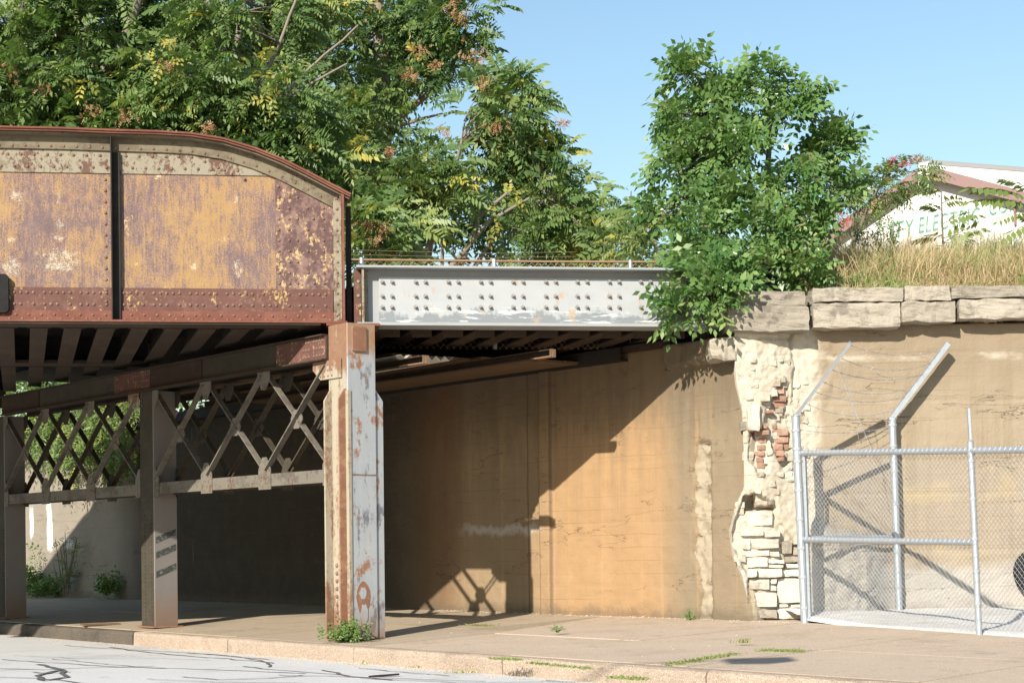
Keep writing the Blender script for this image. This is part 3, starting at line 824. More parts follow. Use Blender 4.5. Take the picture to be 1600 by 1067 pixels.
# ------------------------------------------------------------------ rusty through-girder span (left)
GX = lambda u, v=400: G.px(u, v).x
GZ = lambda u, v: G.px(u, v).z
def gp(u, v): q = G.px(u, v); return (q.x, q.z)
WHITES = [(GX(93), GZ(93, 408), .42, .27), (GX(18), GZ(18, 418), .20, .22), (GX(95), GZ(95, 350), .10, .10), (GX(372), GZ(372, 418), .10, .17), (GX(212), GZ(212, 412), .04, .05),
          (GX(28), GZ(28, 307), .13, .13), (GX(93), GZ(93, 310), .06, .12), (GX(302), GZ(302, 416), .06, .09), (GX(370), GZ(370, 312), .05, .08), (GX(92), GZ(92, 373), .09, .08), (GX(18), GZ(18, 376), .08, .06)]
M['web'] = mat_web()
top_px = [(0, 207), (100, 209), (175, 212), (250, 214), (300, 217), (350, 225), (400, 240), (440, 256), (480, 276), (520, 297), (547, 311)]
TOP = [(-9.5, GZ(0, 207) - .02)] + [gp(*q) for q in top_px]
X0, XE = -9.5, GX(535)
ZB = GZ(300, 503)                       # underside of web / top of the bottom flange
def top_at(x):
    for (xa, za), (xb, zb) in zip(TOP[:-1], TOP[1:]):
        if xa <= x <= xb: return za + (zb - za) * (x - xa) / (xb - xa)
    return TOP[-1][1]
def band_poly(fn0, fn1, x0, x1, n=18):
    xs = [x0 + (x1 - x0) * i / n for i in range(n + 1)]
    return [(x, fn0(x)) for x in xs] + [(x, fn1(x)) for x in xs[::-1]]
br = thing('girder_span', 'rusty riveted plate girder span with a curved end over the road', 'bridge span', G)
web_top = lambda x: top_at(x) - .02
mb = MB(); mb.prism(band_poly(lambda x: ZB, web_top, X0, XE, 40), 1, 0.0, .02)
mb.build('web_plate', M['web'], br)
# curved top flange: two stacked cover plates, sticking out to the front and back
def flange_strip(dz0, dz1, y0, y1, mat, nm):
    mb = MB(); pts = TOP; vs = []
    for i, (x, z) in enumerate(pts):
        a = pts[max(0, i - 1)]; b = pts[min(len(pts) - 1, i + 1)]
        t = Vector((b[0] - a[0], b[1] - a[1])).normalized(); nn = Vector((-t.y, t.x))
        for y in (y0, y1):
            for dz in (dz0, dz1):
                vs.append((x + nn.x * dz, y, z + nn.y * dz))
    fs = []
    for i in range(len(pts) - 1):
        a, b = i * 4, i * 4 + 4
        fs += [(a, a + 1, b + 1, b), (a + 2, b + 2, b + 3, a + 3), (a + 1, a + 3, b + 3, b + 1), (a, b, b + 2, a + 2)]
    fs += [(0, 2, 3, 1), tuple(len(vs) - 4 + k for k in (0, 1, 3, 2))]
    mb.add(vs, fs)
    return mb.build(nm, mat, br)
flange_strip(-.018, .002, -.20, .22, M['red'], 'top_flange')
flange_strip(.005, .027, -.22, .24, M['red'], 'cover_plate')
flange_strip(-.20, -.021, -.045, -.001, M['olive'], 'top_angle')
flange_strip(-.042, -.022, -.16, -.0455, M['olive'], 'top_angle')
# cream strip plate under the angle
cb = GZ(200, 272)
x_c1 = GX(430)
strip_top = lambda x: max(cb + .004, top_at(x) - .195)
mb = MB(); mb.prism(band_poly(lambda x: cb, strip_top, X0, x_c1, 30), 1, -.016, -.001); mb.build('strip_plate', M['cream'], br)
# purple-brown end plate, under the curve
x_e0, x_e1 = GX(431), GX(521)
mb = MB(); mb.prism(band_poly(lambda x: GZ(480, 454), lambda x: top_at(x) - .19, x_e0, x_e1, 14), 1, -.014, -.001)
mb.build('end_plate', M['plate'], br)
# bottom plate, bottom angle, bottom flange
zl0, zl1 = GZ(300, 487), GZ(300, 451)
MB().box((X0, -.018, zl0 - .01), (GX(520), -.001, zl1)).build('bottom_plate', M['chip'], br)
MB().box((X0, -.042, ZB), (GX(533), -.019, zl0)).build('bottom_angle', M['red'], br)
MB().box((X0, -.19, ZB - .028), (GX(541), .21, ZB - .002)).build('bottom_flange', M['red'], br)
MB().box((X0, -.17, ZB - .052), (GX(500), .19, ZB - .0285)).build('bottom_cover_plate', M['under'], br)
# end angle and end closing plate
mb = MB().prism(band_poly(lambda x: ZB, lambda x: top_at(x) - .03, GX(521), GX(533.5), 3), 1, -.046, -.0425).box((GX(531), -.135, ZB), (GX(533.5), -.047, top_at(GX(532)) - .04))
mb.build('end_angle', M['cream'], br)
mb = MB().prism(band_poly(lambda x: ZB - .001, lambda x: top_at(x) - .03, GX(534), GX(538), 2), 1, -.19, .2); mb.build('end_cover', M['red'], br)
MB().box((GX(541), .02, ZB), (GX(549), .30, GZ(545, 322))).build('end_post', M['dark'], br)
# stiffeners: outstanding angles, the shade of their far side put into the colour
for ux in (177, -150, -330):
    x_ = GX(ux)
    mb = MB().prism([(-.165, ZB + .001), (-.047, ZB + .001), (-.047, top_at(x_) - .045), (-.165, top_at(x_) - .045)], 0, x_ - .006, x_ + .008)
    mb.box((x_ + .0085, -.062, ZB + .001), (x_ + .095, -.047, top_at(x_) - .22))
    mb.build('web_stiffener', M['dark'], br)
# rivets
mb = MB()
def rv(x, z, y, r=.021): mb.dome((x, y, z), (0, -1, 0), r)
px_m = GX(301) - GX(300)
for k in range(-16, 25):
    x = GX(14 + 20.5 * k)
    for v, y, off in ((244.5, -.016, 0), (263, -.016, 10)):
        u = 14 + 20.5 * k + off
        if 172 < u < 190 or u > 385 or u < -330: continue
        z = GZ(200, v) - (0 if u < 300 else (u - 300) * .0016 * (1 if v < 250 else .1)) - (.13 * sm(u, 300, 390) if v < 250 else 0)
        rv(GX(u), z, y)
for k in range(-17, 27):
    u = 22 + 20 * k
    if u > 515 or u < -330: continue
    rv(GX(u), top_at(GX(u)) - .165, -.045, .018)
grp = 0; u = -330
while u < 522:
    if not (174 < u < 190):
        rv(GX(u), GZ(300, 459), -.018)
        if grp != 3: rv(GX(u), GZ(300, 477), -.018)
    grp = (grp + 1) % 5
    u += 10 if grp else 17
for k in range(-17, 27):
    u = 15 + 20 * k
    if 174 < u < 190 or u > 520 or u < -330: continue
    rv(GX(u), GZ(300, 500), -.042, .018); rv(GX(u + 10), GZ(300, 493.5), -.042, .018)
for k in range(12): rv(GX(165.5), GZ(165, 281 + 17.3 * k), -.001 if k < 10 else -.018)
for r_ in range(10):
    v = 292 + 16.8 * r_
    for u in ((436, 452, 465, 490, 506) if r_ % 2 else (436, 452, 481, 506)):
        if G.px(u, v).z < top_at(GX(u)) - .26: rv(GX(u), GZ(u, v), -.014)
for r_ in range(12): rv(GX(527), GZ(527, 312 + 16.4 * r_), -.046, .019)
mb.build('rivets', M['rivet'], br, 'stuff')
# middle and far girders, floor beams and deck of the same span
cvec = G.loc(C1 + S * 1.0) - G.loc(C1)
far_girders = []
for t in (5.2, 10.55):
    off = cvec * t
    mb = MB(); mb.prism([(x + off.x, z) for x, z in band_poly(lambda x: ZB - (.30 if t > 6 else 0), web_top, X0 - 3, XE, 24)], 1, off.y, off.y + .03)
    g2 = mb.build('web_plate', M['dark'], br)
    mb = MB(); vs = []
    for (x, z) in TOP:
        for y in (-.2, .2):
            for dz in (0, .03): vs.append((x + off.x, off.y + y, z + dz))
    fs = []
    for i in range(len(TOP) - 1):
        a, b = i * 4, i * 4 + 4
        fs += [(a, a + 1, b + 1, b), (a + 2, b + 2, b + 3, a + 3), (a + 1, a + 3, b + 3, b + 1), (a, b, b + 2, a + 2)]
    fs += [(0, 2, 3, 1), tuple(len(vs) - 4 + k for k in (0, 1, 3, 2))]
    mb.add(vs, fs).build('top_flange', M['red'], br)
    MB().box((X0 - 6, off.y - .22, ZB - .05), (XE + off.x, off.y + .22, ZB - .002)).build('bottom_flange', M['under'], br)
# floor beams (their bottom flanges show as pale stripes), skewed as seen
FV = ray(34, 868); FV.z = 0; FV.normalize()
fx = Vector((FV.dot(G.x), FV.dot(G.y), 0)); fx /= fx.y
zf_ = ZB - .03
k = 0
u = -420
while u < 545:
    x = GX(u, 520)
    L0, L1 = .24, (cvec * 5.2).y - .24
    for (a, b) in ((L0, L1), (L1 + .5, (cvec * 10.55).y - .24)):
        # stop at the skewed end line of the span
        xa, xb = x + fx.x * a, x + fx.x * b
        lim = lambda y: XE + cvec.x / cvec.y * y - .1
        if xa > lim(a): continue
        if xb > lim(b):
            lo, hi = a, b
            for _ in range(30):
                mid = (lo + hi) / 2
                if x + fx.x * mid > lim(mid): hi = mid
                else: lo = mid
            b = lo; xb = x + fx.x * b
        if b - a < .3: continue
        mb = MB()
        mb.bar((xa, a, zf_ - .012), (xb, b, zf_ - .012), .21, .022)
        mb.bar((xa, a, zf_ + .19), (xb, b, zf_ + .19), .025, .37)
        mb.build('floor_beam', M['under'], br)
        if a == L0:
            MB().box((xa - .15, .215, zf_ - .03), (xa + .15, .235, zf_ + .06)).build('beam_end_plate', M['under'], br)
    u += 53.5
def lims(y): return XE + cvec.x / cvec.y * y
yb_ = (cvec * 10.55).y
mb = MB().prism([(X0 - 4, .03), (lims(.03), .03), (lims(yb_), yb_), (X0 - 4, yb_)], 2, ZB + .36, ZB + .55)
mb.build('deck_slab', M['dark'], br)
# black rounded box standing in for a shadow on the girder at the picture's left edge
mb = MB(); xb_ = GX(15.5, 460)
pts = []
for (cx, cz, a0) in ((-.07, -.07, 0), (-.07, .07, 90)): pass
zt_, zb2 = GZ(5, 430), GZ(5, 490)
r_ = .05
poly = []
for (cx, cz, a0) in ((xb_ - r_, zt_ - r_, 0), (xb_ - .62 + r_, zt_ - r_, 90), (xb_ - .62 + r_, zb2 + r_, 180), (xb_ - r_, zb2 + r_, 270)):
    for q in range(0, 91, 30):
        poly.append((cx + r_ * math.cos(R(a0 + q)), cz + r_ * math.sin(R(a0 + q))))
mb.prism(poly, 1, -.10, -.045)
mb.box((xb_ - .40, -.0445, GZ(5, 470)), (xb_ - .20, -.02, GZ(5, 450)))
bo = mb.build('shadow_panel', M['black']); bo.location = G.o; bo.rotation_euler = (0, 0, G.a)
tag(bo, 'black rounded panel standing in for a shadow on the rusty girder at its left end', 'panel')

# ------------------------------------------------------------------ grey approach span over the pavement
ap = thing('approach_girder', 'grey painted bolted fascia girder between the rusty girder and abutment', 'bridge span', G)
gx0, gx1 = GX(575, 470), GX(1142, 470)
gt, gb = GZ(800, 424), GZ(800, 508)
MB().box((gx0, 0, gb), (gx1, .022, gt)).build('web_plate', M['dullgrey'], ap)
MB().box((GX(556, 420), -.21, gt), (gx1, .22, gt + .026)).build('top_flange', M['dullgrey'], ap)
MB().box((gx0 - .14, -.20, gb - .035), (gx1, .22, gb)).build('bottom_flange', M['dullgrey'], ap)
o = MB().box((0, -.030, 0), (GX(1108, 470) - GX(592, 470), -.001, GZ(800, 435) - gb - .001)).build('bolted_plate', M['grey'], ap)
o.location = (GX(592, 470), 0, gb + .001)
MB().box((GX(565, 470), -.17, gb + .001), (GX(568.5, 470), .0, gt - .001)).box((GX(569, 470), -.03, gb + .001), (GX(574.5, 470), -.012, gt - .001)).build('end_stiffener', M['cream'], ap)
MB().box((GX(553, 470), -.03, gb + .001), (GX(564, 470), -.012, gt - .001)).build('end_plate', M['chip'], ap)
mb = MB()
for v in (441, 463, 480): mb.dome((GX(560, v), -.03, GZ(560, v)), (0, -1, 0), .024)
mb.build('rivets', M['cream'], ap, 'stuff')
bolt0 = None
cols = []
for k, u in enumerate((597, 649, 700, 750.5, 801, 852, 901, 951, 1000, 1050, 1098)):
    cols += [u, u + 15.2]
for u in cols:
    for v in (441.3, 463.3, 480.5):
        x, z = GX(u, v), GZ(u, v)
        if bolt0 is None:
            mb = MB().tube([(0, 0, 0), (0, -.022, 0)], .027, 6).tube([(0, -.022, 0), (0, -.052, 0)], .014, 6)
            bolt0 = mb.build('bolt', M['bolt'], ap); b_ = bolt0
        else:
            b_ = bolt0.copy(); link(b_, ap)
        b_.location = (x, -.030, z); b_.rotation_euler = (0, random.uniform(0, 1), 0)
# under the approach span: skew floor beams with pale end blocks, deck slab, ledges
u = 610
yw = 9.0
while u < 1120:
    x = GX(u, 515)
    # beams run back to the abutment line
    def d_wall(y):
        p = G.world((x + fx.x * y, y, 0)); return (p - Vector((W.o.x, W.o.y, 0))).dot(W.y)
    def d_colm(y):
        p = G.world((x + fx.x * y, y, 0)); return (p - C1).dot(NW)
    y1 = 12.0
    for _ in range(1200):
        if d_wall(y1) < .25 and d_colm(y1) > .25: break
        y1 -= .01
    if y1 > .6:
        mb = MB(); mb.bar((x + fx.x * .22, .22, gb - .05), (x + fx.x * y1, y1, gb - .05), .2, .024)
        mb.bar((x + fx.x * .22, .22, gb + .14), (x + fx.x * y1, y1, gb + .14), .026, .36)
        mb.build('floor_beam', M['under'], ap)
        MB().box((x - .12, .225, gb - .13), (x + .13, .245, gb + .0)).build('beam_end_plate', M['under'], ap)
    u += 50
pl = [G.loc(C1 + NW * .2), None]
p_a = G.loc(sv(.0, .0)); p_b = G.loc(sv(12.0, .0)); p_c = G.loc(W.world((-13.2, .6, 0))); p_d = G.loc(W.world((.35, .6, 0)))
mb = MB().prism([(p_a.x + .1, .03), (gx1 + .1, .03), (p_d.x + .3, .6), (p_c.x, p_c.y), (p_b.x, p_b.y)], 2, gb + .33, gb + .5)
mb.build('deck_slab', M['dark'], ap)
# channels hung below the deck, running back along the street, coloured dark for shade and pale at the end for sun
def chan(name, uv_end, uv_sh, L, h, label):
    # depth of the end from where its shadow falls on the abutment
    ps = on_plane(uv_sh[0], uv_sh[1], W.o, W.y)
    r = ray(*uv_end); best = None
    for k in range(400):
        t = k * .01
        q = ps - sd * t - CAM
        # distance between back-traced point and the view ray
        w_ = q - r * (q.dot(r) / r.dot(r))
        if best is None or w_.length < best[0]: best = (w_.length, CAM + r * (q.dot(r) / r.dot(r)))
    p = best[1]
    mb = MB(); e = p - Vector((0, 0, h / 2)); e2 = e + S * L
    f = Frame((e.x, e.y, e.z), KA)
    mb.box((0, 0, 0), (.012, L, h)).box((-.085, 0, h - .014), (-.0005, L, h)).box((-.085, 0, 0), (-.0005, L, .014)).box((-.085, -.012, 0), (.012, -.0005, h))
    mb2 = MB().box((-.0855, -.014, -.001), (.0135, .30, .013)).box((-.0855, -.0145, .0135), (.0135, -.0125, h + .001))  # pale end piece: sunlight on the channel end put into its colour
    o = mb.build(name, M['under']); mb2.build('end_plate', M['creamcol'], o); o.location = f.o; o.rotation_euler = (0, 0, f.a)
    tag(o, label, 'beam')
    return p
ch1 = chan('steel_channel', (866, 552), (978, 668), 9.0, .10, 'rusty steel channel under the deck, its end coloured as sunlit, nearest the abutment')
ch2 = chan('steel_channel', (668, 562), (884, 782), 7.0, .10, 'rusty steel channel beside the front column top with its end coloured as sunlit')
# soffit boards between the channels and the abutment, and the bent corrugated sheet lying on them
bd = thing('soffit_boards', 'brown timber boards under the deck above the pavement', 'boarding', Frame(ch1, KA))
n = NB('brown_boards', .85, .2); x, y, z = n.xyz()
n.col(n.mix(n.noise(3, 7, .7, n.map((6, .5, 6))), (.11, .068, .036), (.19, .125, .072))).bump(n.noise(8, 6, .7, n.map((6, .4, 6))), .4, .006); M['boards'] = n.m
x_w = (W.o - ch1).dot(NW) - .02
nb = 7
for k in range(nb):
    a = -1.15 + (x_w + 1.15) * k / nb; b = -1.15 + (x_w + 1.15) * (k + 1) / nb
    MB().box((a + .006, 1.3 + .5 * (nb - k) / nb + random.uniform(-.1, .25), .085 + random.uniform(0, .01)), (b - .006, 9.0, .12)).build('board', M['boards'], bd)
q0 = CAM + ray(612, 560) * (ch2.y + .5)
cs = Frame((q0.x, q0.y, q0.z), KA)
mb = MB(); vs = []; N_ = 24
for i in range(N_ + 1):
    for j in range(2):
        vs.append((i * .035, j * 2.2 - .2, .028 * math.cos(i * math.pi / 2) - .01 * j))
mb.add(vs, [(2 * i, 2 * i + 2, 2 * i + 3, 2 * i + 1) for i in range(N_)])
n = NB('dull_galvanised_sheet', .6, .4, .3); n.col(n.mix(n.noise(4, 5), (.45, .42, .36), (.60, .57, .50))); M['sheet'] = n.m
o = mb.build('corrugated_sheet', M['sheet']); o.location = cs.o; o.rotation_euler = (0, R(-2), cs.a)
so = o.modifiers.new('thick', 'SOLIDIFY'); so.thickness = .003
tag(o, 'bent pale corrugated metal sheet tucked under the deck', 'sheet metal')

# ------------------------------------------------------------------ columns and lattice bracing
near = [at_z(548, 999, 0.0), None, None]
near[1] = near[0] + S * 5.02; near[2] = near[0] + S * 10.38
ctop = [ZB - .075] * 3
def column(k, label):
    p = near[k]; f = Frame((p.x, p.y, 0), KA)
    o = thing('steel_column', label, 'column', f, 'riveted columns along the kerb')
    H = ctop[k] - (.422 if k else 0); w, d = (.36 if k else .40), .42
    full = k == 0
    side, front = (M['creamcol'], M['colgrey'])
    # local x: across the pavement (shows to the right); local y: back along the street; near corner at 0,0
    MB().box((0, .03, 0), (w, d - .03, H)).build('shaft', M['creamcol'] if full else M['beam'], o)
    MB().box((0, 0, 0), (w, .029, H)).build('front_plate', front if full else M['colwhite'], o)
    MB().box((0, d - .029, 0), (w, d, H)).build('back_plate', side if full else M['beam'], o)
    zt = 3.03
    if full:
        for (xa, xb, ya, yb, m_) in ((-.105, -.001, .045, .07, M['colrust']), (-.105, -.001, d - .06, d - .03, M['creamcol']), (w + .001, w + .125, .02, .045, M['colgrey']), (w + .001, w + .125, d - .06, d - .035, M['creamcol'])):
            if xa < 0: poly = [(xa, 0), (xb, 0), (xb, zt + .02), (xb - .02, zt + .02), (xa, zt - .11)]
            else: poly = [(xa, 0), (xb, 0), (xb, zt - .11), (xa + .02, zt + .02), (xa, zt + .02)]
            MB().prism(poly, 1, ya, yb).build('flange_plate', m_, o)
        # narrow angle bead on the near corner
        MB().box((-.012, -.012, 0), (.03, -.0005, zt)).box((-.012, -.0005, 0), (-.0005, .044, zt)).build('corner_angle', M['creamcol'], o)
        MB().box((.06, -.022, H - .34), (.26, -.0005, H - .04)).build('access_plate', M['colrust'], o)
        MB().box((.004, -.006, 2.0), (w - .004, -.0005, 2.012)).build('weld_line', M['colrust'], o)
        mb = MB()
        for i in range(9):
            for y_ in (.19, .28): mb.dome((-.0005, y_, .14 + i * .095), (-1, 0, 0), .028)
        mb.build('rivets', M['rivet'], o, 'stuff')
        # rusted oval repair patch
        mb = MB(); poly = []
        for i in range(20):
            t = 2 * math.pi * i / 20
            sx = .085 + .02 * math.sin(3 * t)
            poly.append((.19 + sx * math.cos(t) + .012 * math.sin(2 * t), .42 + .29 * math.sin(t)))
        mb.prism(poly, 1, -.005, -.0005); mb.build('rust_patch', M['colrust'], o)
        for (cx, cz, ax, az) in ((.20, .30, .055, .13), (.185, .56, .05, .075)):
            MB().prism([(cx + ax * math.cos(q * .524) * (1 + .2 * math.sin(q * 2.3)), cz + az * math.sin(q * .524) * (1 + .15 * math.cos(q * 3.1))) for q in range(12)], 1, -.0075, -.0052).build('paint_remnant', M['colgrey'], o)
    else:
        mb = MB()
        for i in range(26):
            for y_ in (.10, .30): mb.dome((-.0005, y_, .12 + i * .06), (-1, 0, 0), .016)
        mb.build('rivets', M['beam'], o, 'stuff')
        MB().box((0.004, -.006, 2.0), (w - .004, -.0005, 2.02)).build('weld_line', M['colrust'], o)
        if k == 1:
            mb = MB()
            for z_ in (1.22, 1.0, .72):
                mb.prism([(.02, z_), (w - .02, z_ + .12), (w - .02, z_ + .21), (.02, z_ + .09)], 1, -.0035, -.0005)
            mb.build('painted_stripe', M['stripe'], o)
    MB().box((-.06, -.06, 0), (w + .06, d + .06, .018)).build('base_plate', M['colrust'], o)
    return o, f
n = NB('pinkish_white_column_paint', .75, .3); x, y, z = n.xyz()
c_ = n.mix(n.noise(3, 6, .7), (.165, .148, .136), (.225, .205, .19))
c_ = n.mix(n.math('MULTIPLY', n.step(n.math('ADD', z, n.math('MULTIPLY', n.noise(4, 6, .7), .6)), .95, .35), .8), c_, (.20, .13, .09))
n.col(c_).bump(n.noise(18, 4), .2, .004); M['colwhite'] = n.m
n = NB('worn_black_stripe_paint', .8, .2); n.col(n.mix(n.step(n.noise(18, 6, .75), .52, .64), (.05, .06, .055), (.26, .24, .22))); M['stripe'] = n.m
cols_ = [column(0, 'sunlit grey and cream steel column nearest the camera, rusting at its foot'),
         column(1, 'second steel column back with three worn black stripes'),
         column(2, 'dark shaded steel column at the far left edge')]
# cap plate between the two spans
ce = G.loc(near[0] + NW * .2 + S * .2)
o = MB().box((GX(510, 514), -.24, ZB - .066), (GX(592, 514), .5, ZB - .037)).box((GX(535, 514), -.20, ZB - .0365), (GX(592, 514), .4, ZB - .029)).build('bearing_plate', M['red'], cols_[0][0])
o.parent = None
# (kept as a part of the front column: re-expressed in its frame)
o.parent = cols_[0][0]
f0 = cols_[0][1]
me = o.data
for v in me.vertices:
    v.co = f0.loc(G.world(v.co))

def bracing(k, label):
    f = Frame((near[k].x, near[k].y, 0), KA)
    L = (near[k + 1] - near[k]).length
    o = thing('lattice_bracing', label, 'bracing', f, 'lattice bracings between the columns')
    y0, y1 = .42 + .002, L - .002
    # top beam: I section seen from the road, splice plate and rivets at the near end
    bz0, bz1 = ctop[k] - .42, ctop[k] - .10
    bx = -.03; yl = y0; y0 = y0 if k == 0 else .001
    for xx in (bx, .40):
        MB().box((xx, y0, bz0 + .02), (xx + .025, y1, bz1 - .02)).build('beam_web', M['beam'], o)
    MB().box((bx - .07, y0, bz1 - .019), (.50, y1, bz1)).build('beam_flange', M['under'], o)
    MB().box((bx - .07, y0, bz0), (.06, y1, bz0 + .019)).box((.36, y0, bz0), (.50, y1, bz0 + .019)).build('beam_flange', M['under'], o)
    MB().box((bx - .016, y0, bz0 + .022), (bx - .0005, y0 + 1.15, bz1 - .022)).build('splice_plate', M['chip'], o)
    MB().box((bx - .012, y1 - 1.5, bz0 + .022), (bx - .0005, y1, bz1 - .022)).build('splice_plate', M['under'], o)
    mb = MB()
    for i in range(9):
        for z_ in (.07, .16, .25): mb.dome((bx - .016, y0 + .06 + i * .065 + (.05 if i > 3 else 0) + (.45 if i > 6 else 0), bz0 + z_), (-1, 0, 0), .021)
    for i in range(9): mb.dome((bx - .03, y0 + 1.5 + i * .45, bz1), (0, 0, 1), .02)
    mb.build('rivets', M['rivet'], o, 'stuff')
    y0 = yl
    # lattice: bottom chord, three crossings, gussets, in two parallel planes
    cz0, cz1 = 1.93, 2.09
    zt = bz0 - .005
    nX = 3; st = (y1 - y0) / nX
    for pl, xx in enumerate((.015, .37)):
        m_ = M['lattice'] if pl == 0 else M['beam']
        MB().box((xx - .01, y0, cz0), (xx + .01, y1, cz1)).box((xx + (.011 if pl == 0 else -.07), y0, cz0), (xx + (.07 if pl == 0 else -.011), y1, cz0 + .016)).build('bottom_chord', m_, o)
        for i in range(nX):
            a, b = y0 + i * st, y0 + (i + 1) * st
            za, zb_ = cz1 + .05, zt - .05
            MB().bar((xx - .022, a + .05, zb_), (xx - .022, b - .05, za), .018, .085, (1, 0, 0)).build('diagonal', m_, o)
            ym = (a + b) / 2; zm = (za + zb_) / 2
            MB().bar((xx + .022, b - .05, zb_), (xx + .022, a + .05, za), .018, .085, (1, 0, 0)).build('diagonal', m_, o)
            MB().prism([(ym - .13, zm - .02), (ym - .06, zm - .12), (ym + .06, zm - .12), (ym + .13, zm - .02), (ym + .13, zm + .02), (ym + .06, zm + .12), (ym - .06, zm + .12), (ym - .13, zm + .02)], 0, xx - .008, xx + .008).build('crossing_gusset', m_, o)
        for i in range(nX + 1):
            yy = y0 + i * st
            lo, hi = max(y0, yy - .15), min(y1, yy + .15)
            MB().prism([(lo, cz0 - .04), (hi, cz0 - .04), (hi, cz1 + .06), (min(hi, yy + .05), cz1 + .22), (max(lo, yy - .05), cz1 + .22), (lo, cz1 + .06)], 0, xx - .0125 - .0105, xx - .0125).build('gusset_plate', m_, o)
            if i == 0:
                MB().prism([(lo - .30 if pl == 0 and k == 0 else lo, zt - .23), (hi + .0, zt - .23), (hi + .18, zt - .10), (hi + .18, zt), (lo - .30 if pl == 0 and k == 0 else lo, zt)], 0, xx - .036, xx - .0255).build('gusset_plate', M['creamcol'] if pl == 0 else m_, o)
            else:
                MB().prism([(lo, zt), (hi, zt), (hi, zt - .10), (min(hi, yy + .05), zt - .24), (max(lo, yy - .05), zt - .24), (lo, zt - .10)], 0, xx - .0125 - .0105, xx - .0125).build('gusset_plate', m_, o)
        mb = MB()
        for i in range(nX + 1):
            yy = y0 + i * st
            for a_, b_ in ((-.09, .0), (-.03, .05), (.05, .0), (.09, .08), (-.06, .12), (.03, .13)):
                if y0 < yy + a_ < y1:
                    mb.dome((xx - .0235, yy + a_, cz0 + b_), (-1, 0, 0), .015, seg=6)
        if pl == 0:
            for i in range(4):
                for z_ in (.05, .12, .19): mb.dome((xx - .0365, y0 - .1 + i * .085, zt - z_), (-1, 0, 0), .014, seg=6)
        mb.build('rivets', M['rivet'], o, 'stuff')
    MB().box((.03, y0, cz0 + .02), (.355, y1, cz0 + .035)).build('batten_plate', M['beam'], o)
    return o
bracing(0, 'sunlit lattice bracing between the near column and the striped column')
bracing(1, 'shaded lattice bracing between the striped column and the far left column')

# ------------------------------------------------------------------ fence along the top of the approach span
tf = thing('railway_fence', 'low rusty chain link fence seen above the grey girder', 'fence', G)
fy = 1.7
def tpx(u, v): return G.px(u, v, fy)
ra, rb = tpx(540, 406), tpx(1150, 410)
mb = MB().tube([ra, tpx(700, 407.5), tpx(850, 409), rb], .017, 6); mb.build('top_rail', M['rustwire'], tf)
def chain_mesh(p, q, h, cell, wr, zoff=0.0, zb=0.0, seg=3):
    """diagonal wires of a chain-link panel from p to q (bottom points), height h"""
    mb = MB(); p, q = Vector(p), Vector(q); L = (q - p).length; d = (q - p) / L
    nrm = Vector((-d.y, d.x, 0)).normalized()
    hh = h if not callable(h) else None
    k = 0
    n_ = int((L + 2.6) / cell)
    for fam in (0, 1):
        for i in range(-int(2.6 / cell), n_):
            a = i * cell
            # line: x = a + t, z = t (fam 0) or z = h - t
            H_ = hh
            t0, t1 = max(0, -a), min(H_, L - a)
            if t1 - t0 < .02: continue
            def P(t):
                x_ = a + t; z_ = t if fam == 0 else H_ - t
                return p + d * x_ + Vector((0, 0, z_)) + nrm * (wr * (1 if fam else -1))
            mb.tube([P(t0), P(t1)], wr, seg, False)
    return mb
zb_ = ra.z - 1.2
mb = chain_mesh((ra.x, ra.y, zb_), (rb.x, rb.y, zb_ - .0), 1.2, .09, .0035); mb.build('wire_mesh', M['rustwire'], tf, 'stuff')
for u in (565, 772, 985):
    q = tpx(u, 402); MB().tube([(q.x, q.y, zb_), (q.x, q.y, ra.z + .03)], .03, 8).build('post', M['galv'], tf)
for dv in (8, 15):
    MB().tube([tpx(552, 406 - dv), tpx(760, 408 - dv + 3), tpx(900, 409 - dv)], .0028, 4).build('barbed_strand', M['rustwire'], tf)

# ------------------------------------------------------------------ chain link fence in front of the right wall
cf = thing('chain_link_fence', 'tall galvanised chain link fence with barbed wire arms by the stone wall', 'fence', None)
P1 = FP1; P3 = FP3; P2 = FP2
def up_to(base, u, v):
    r = ray(u, v); t = base.y / r.y
    q = CAM + r * t
    return q
R1 = up_to(P1, 1249, 708)
T1 = up_to(P1, 1243, 650); T2 = up_to(P2, 1394, 652); T3 = up_to(P3, 1516, 690)
rad = .052
def post(b, t, r): return MB().tube([b - Vector((0, 0, .05)), t], r, 12).tube([t, t + (t - b).normalized() * .02], [r * 1.12, r * .6], 12).build('post', M['galv'], cf)
def bands(o_, b, t, r, zs):
    for z in zs:
        q = b.lerp(t, z); MB().tube([q - Vector((0, 0, .016)), q + Vector((0, 0, .016))], r * 1.16, 10).build('tie_band', M['wire'], o_)
po1 = post(P1, T1, rad); bands(po1, P1, T1, rad, (.07, .22, .36, .50, .64, .78, .84, .93))
for dx_ in (.075, -.0):  # bars added beside the corner post to widen its cast shadow
    q_ = P1 + ((P3 if dx_ > 0 else P2) - P1).normalized() * .085; q2_ = R1 + ((P3 if dx_ > 0 else P2) - P1).normalized() * .085
    MB().bar(q_ + Vector((0, 0, .06)), q2_, .012, .03).build('added_tension_bar', M['galv'], cf)
po2 = post(P2, T2, .047); bands(po2, P2, T2, .047, (.12, .30, .40, .55, .72, .85, .96))
po3 = post(P3, T3, .034); bands(po3, P3, T3, .034, (.15, .32, .49, .7, .9))
P4 = P3 + (P3 - P1).normalized() * 2.95; T4 = T3 + (P3 - P1).normalized() * 2.95
post(P4, T4, .034)
A1 = CAM + ray(1329, 535) * 19.82; A2 = CAM + ray(1481, 537) * 21.0; A3 = CAM + ray(1513, 638) * 17.75
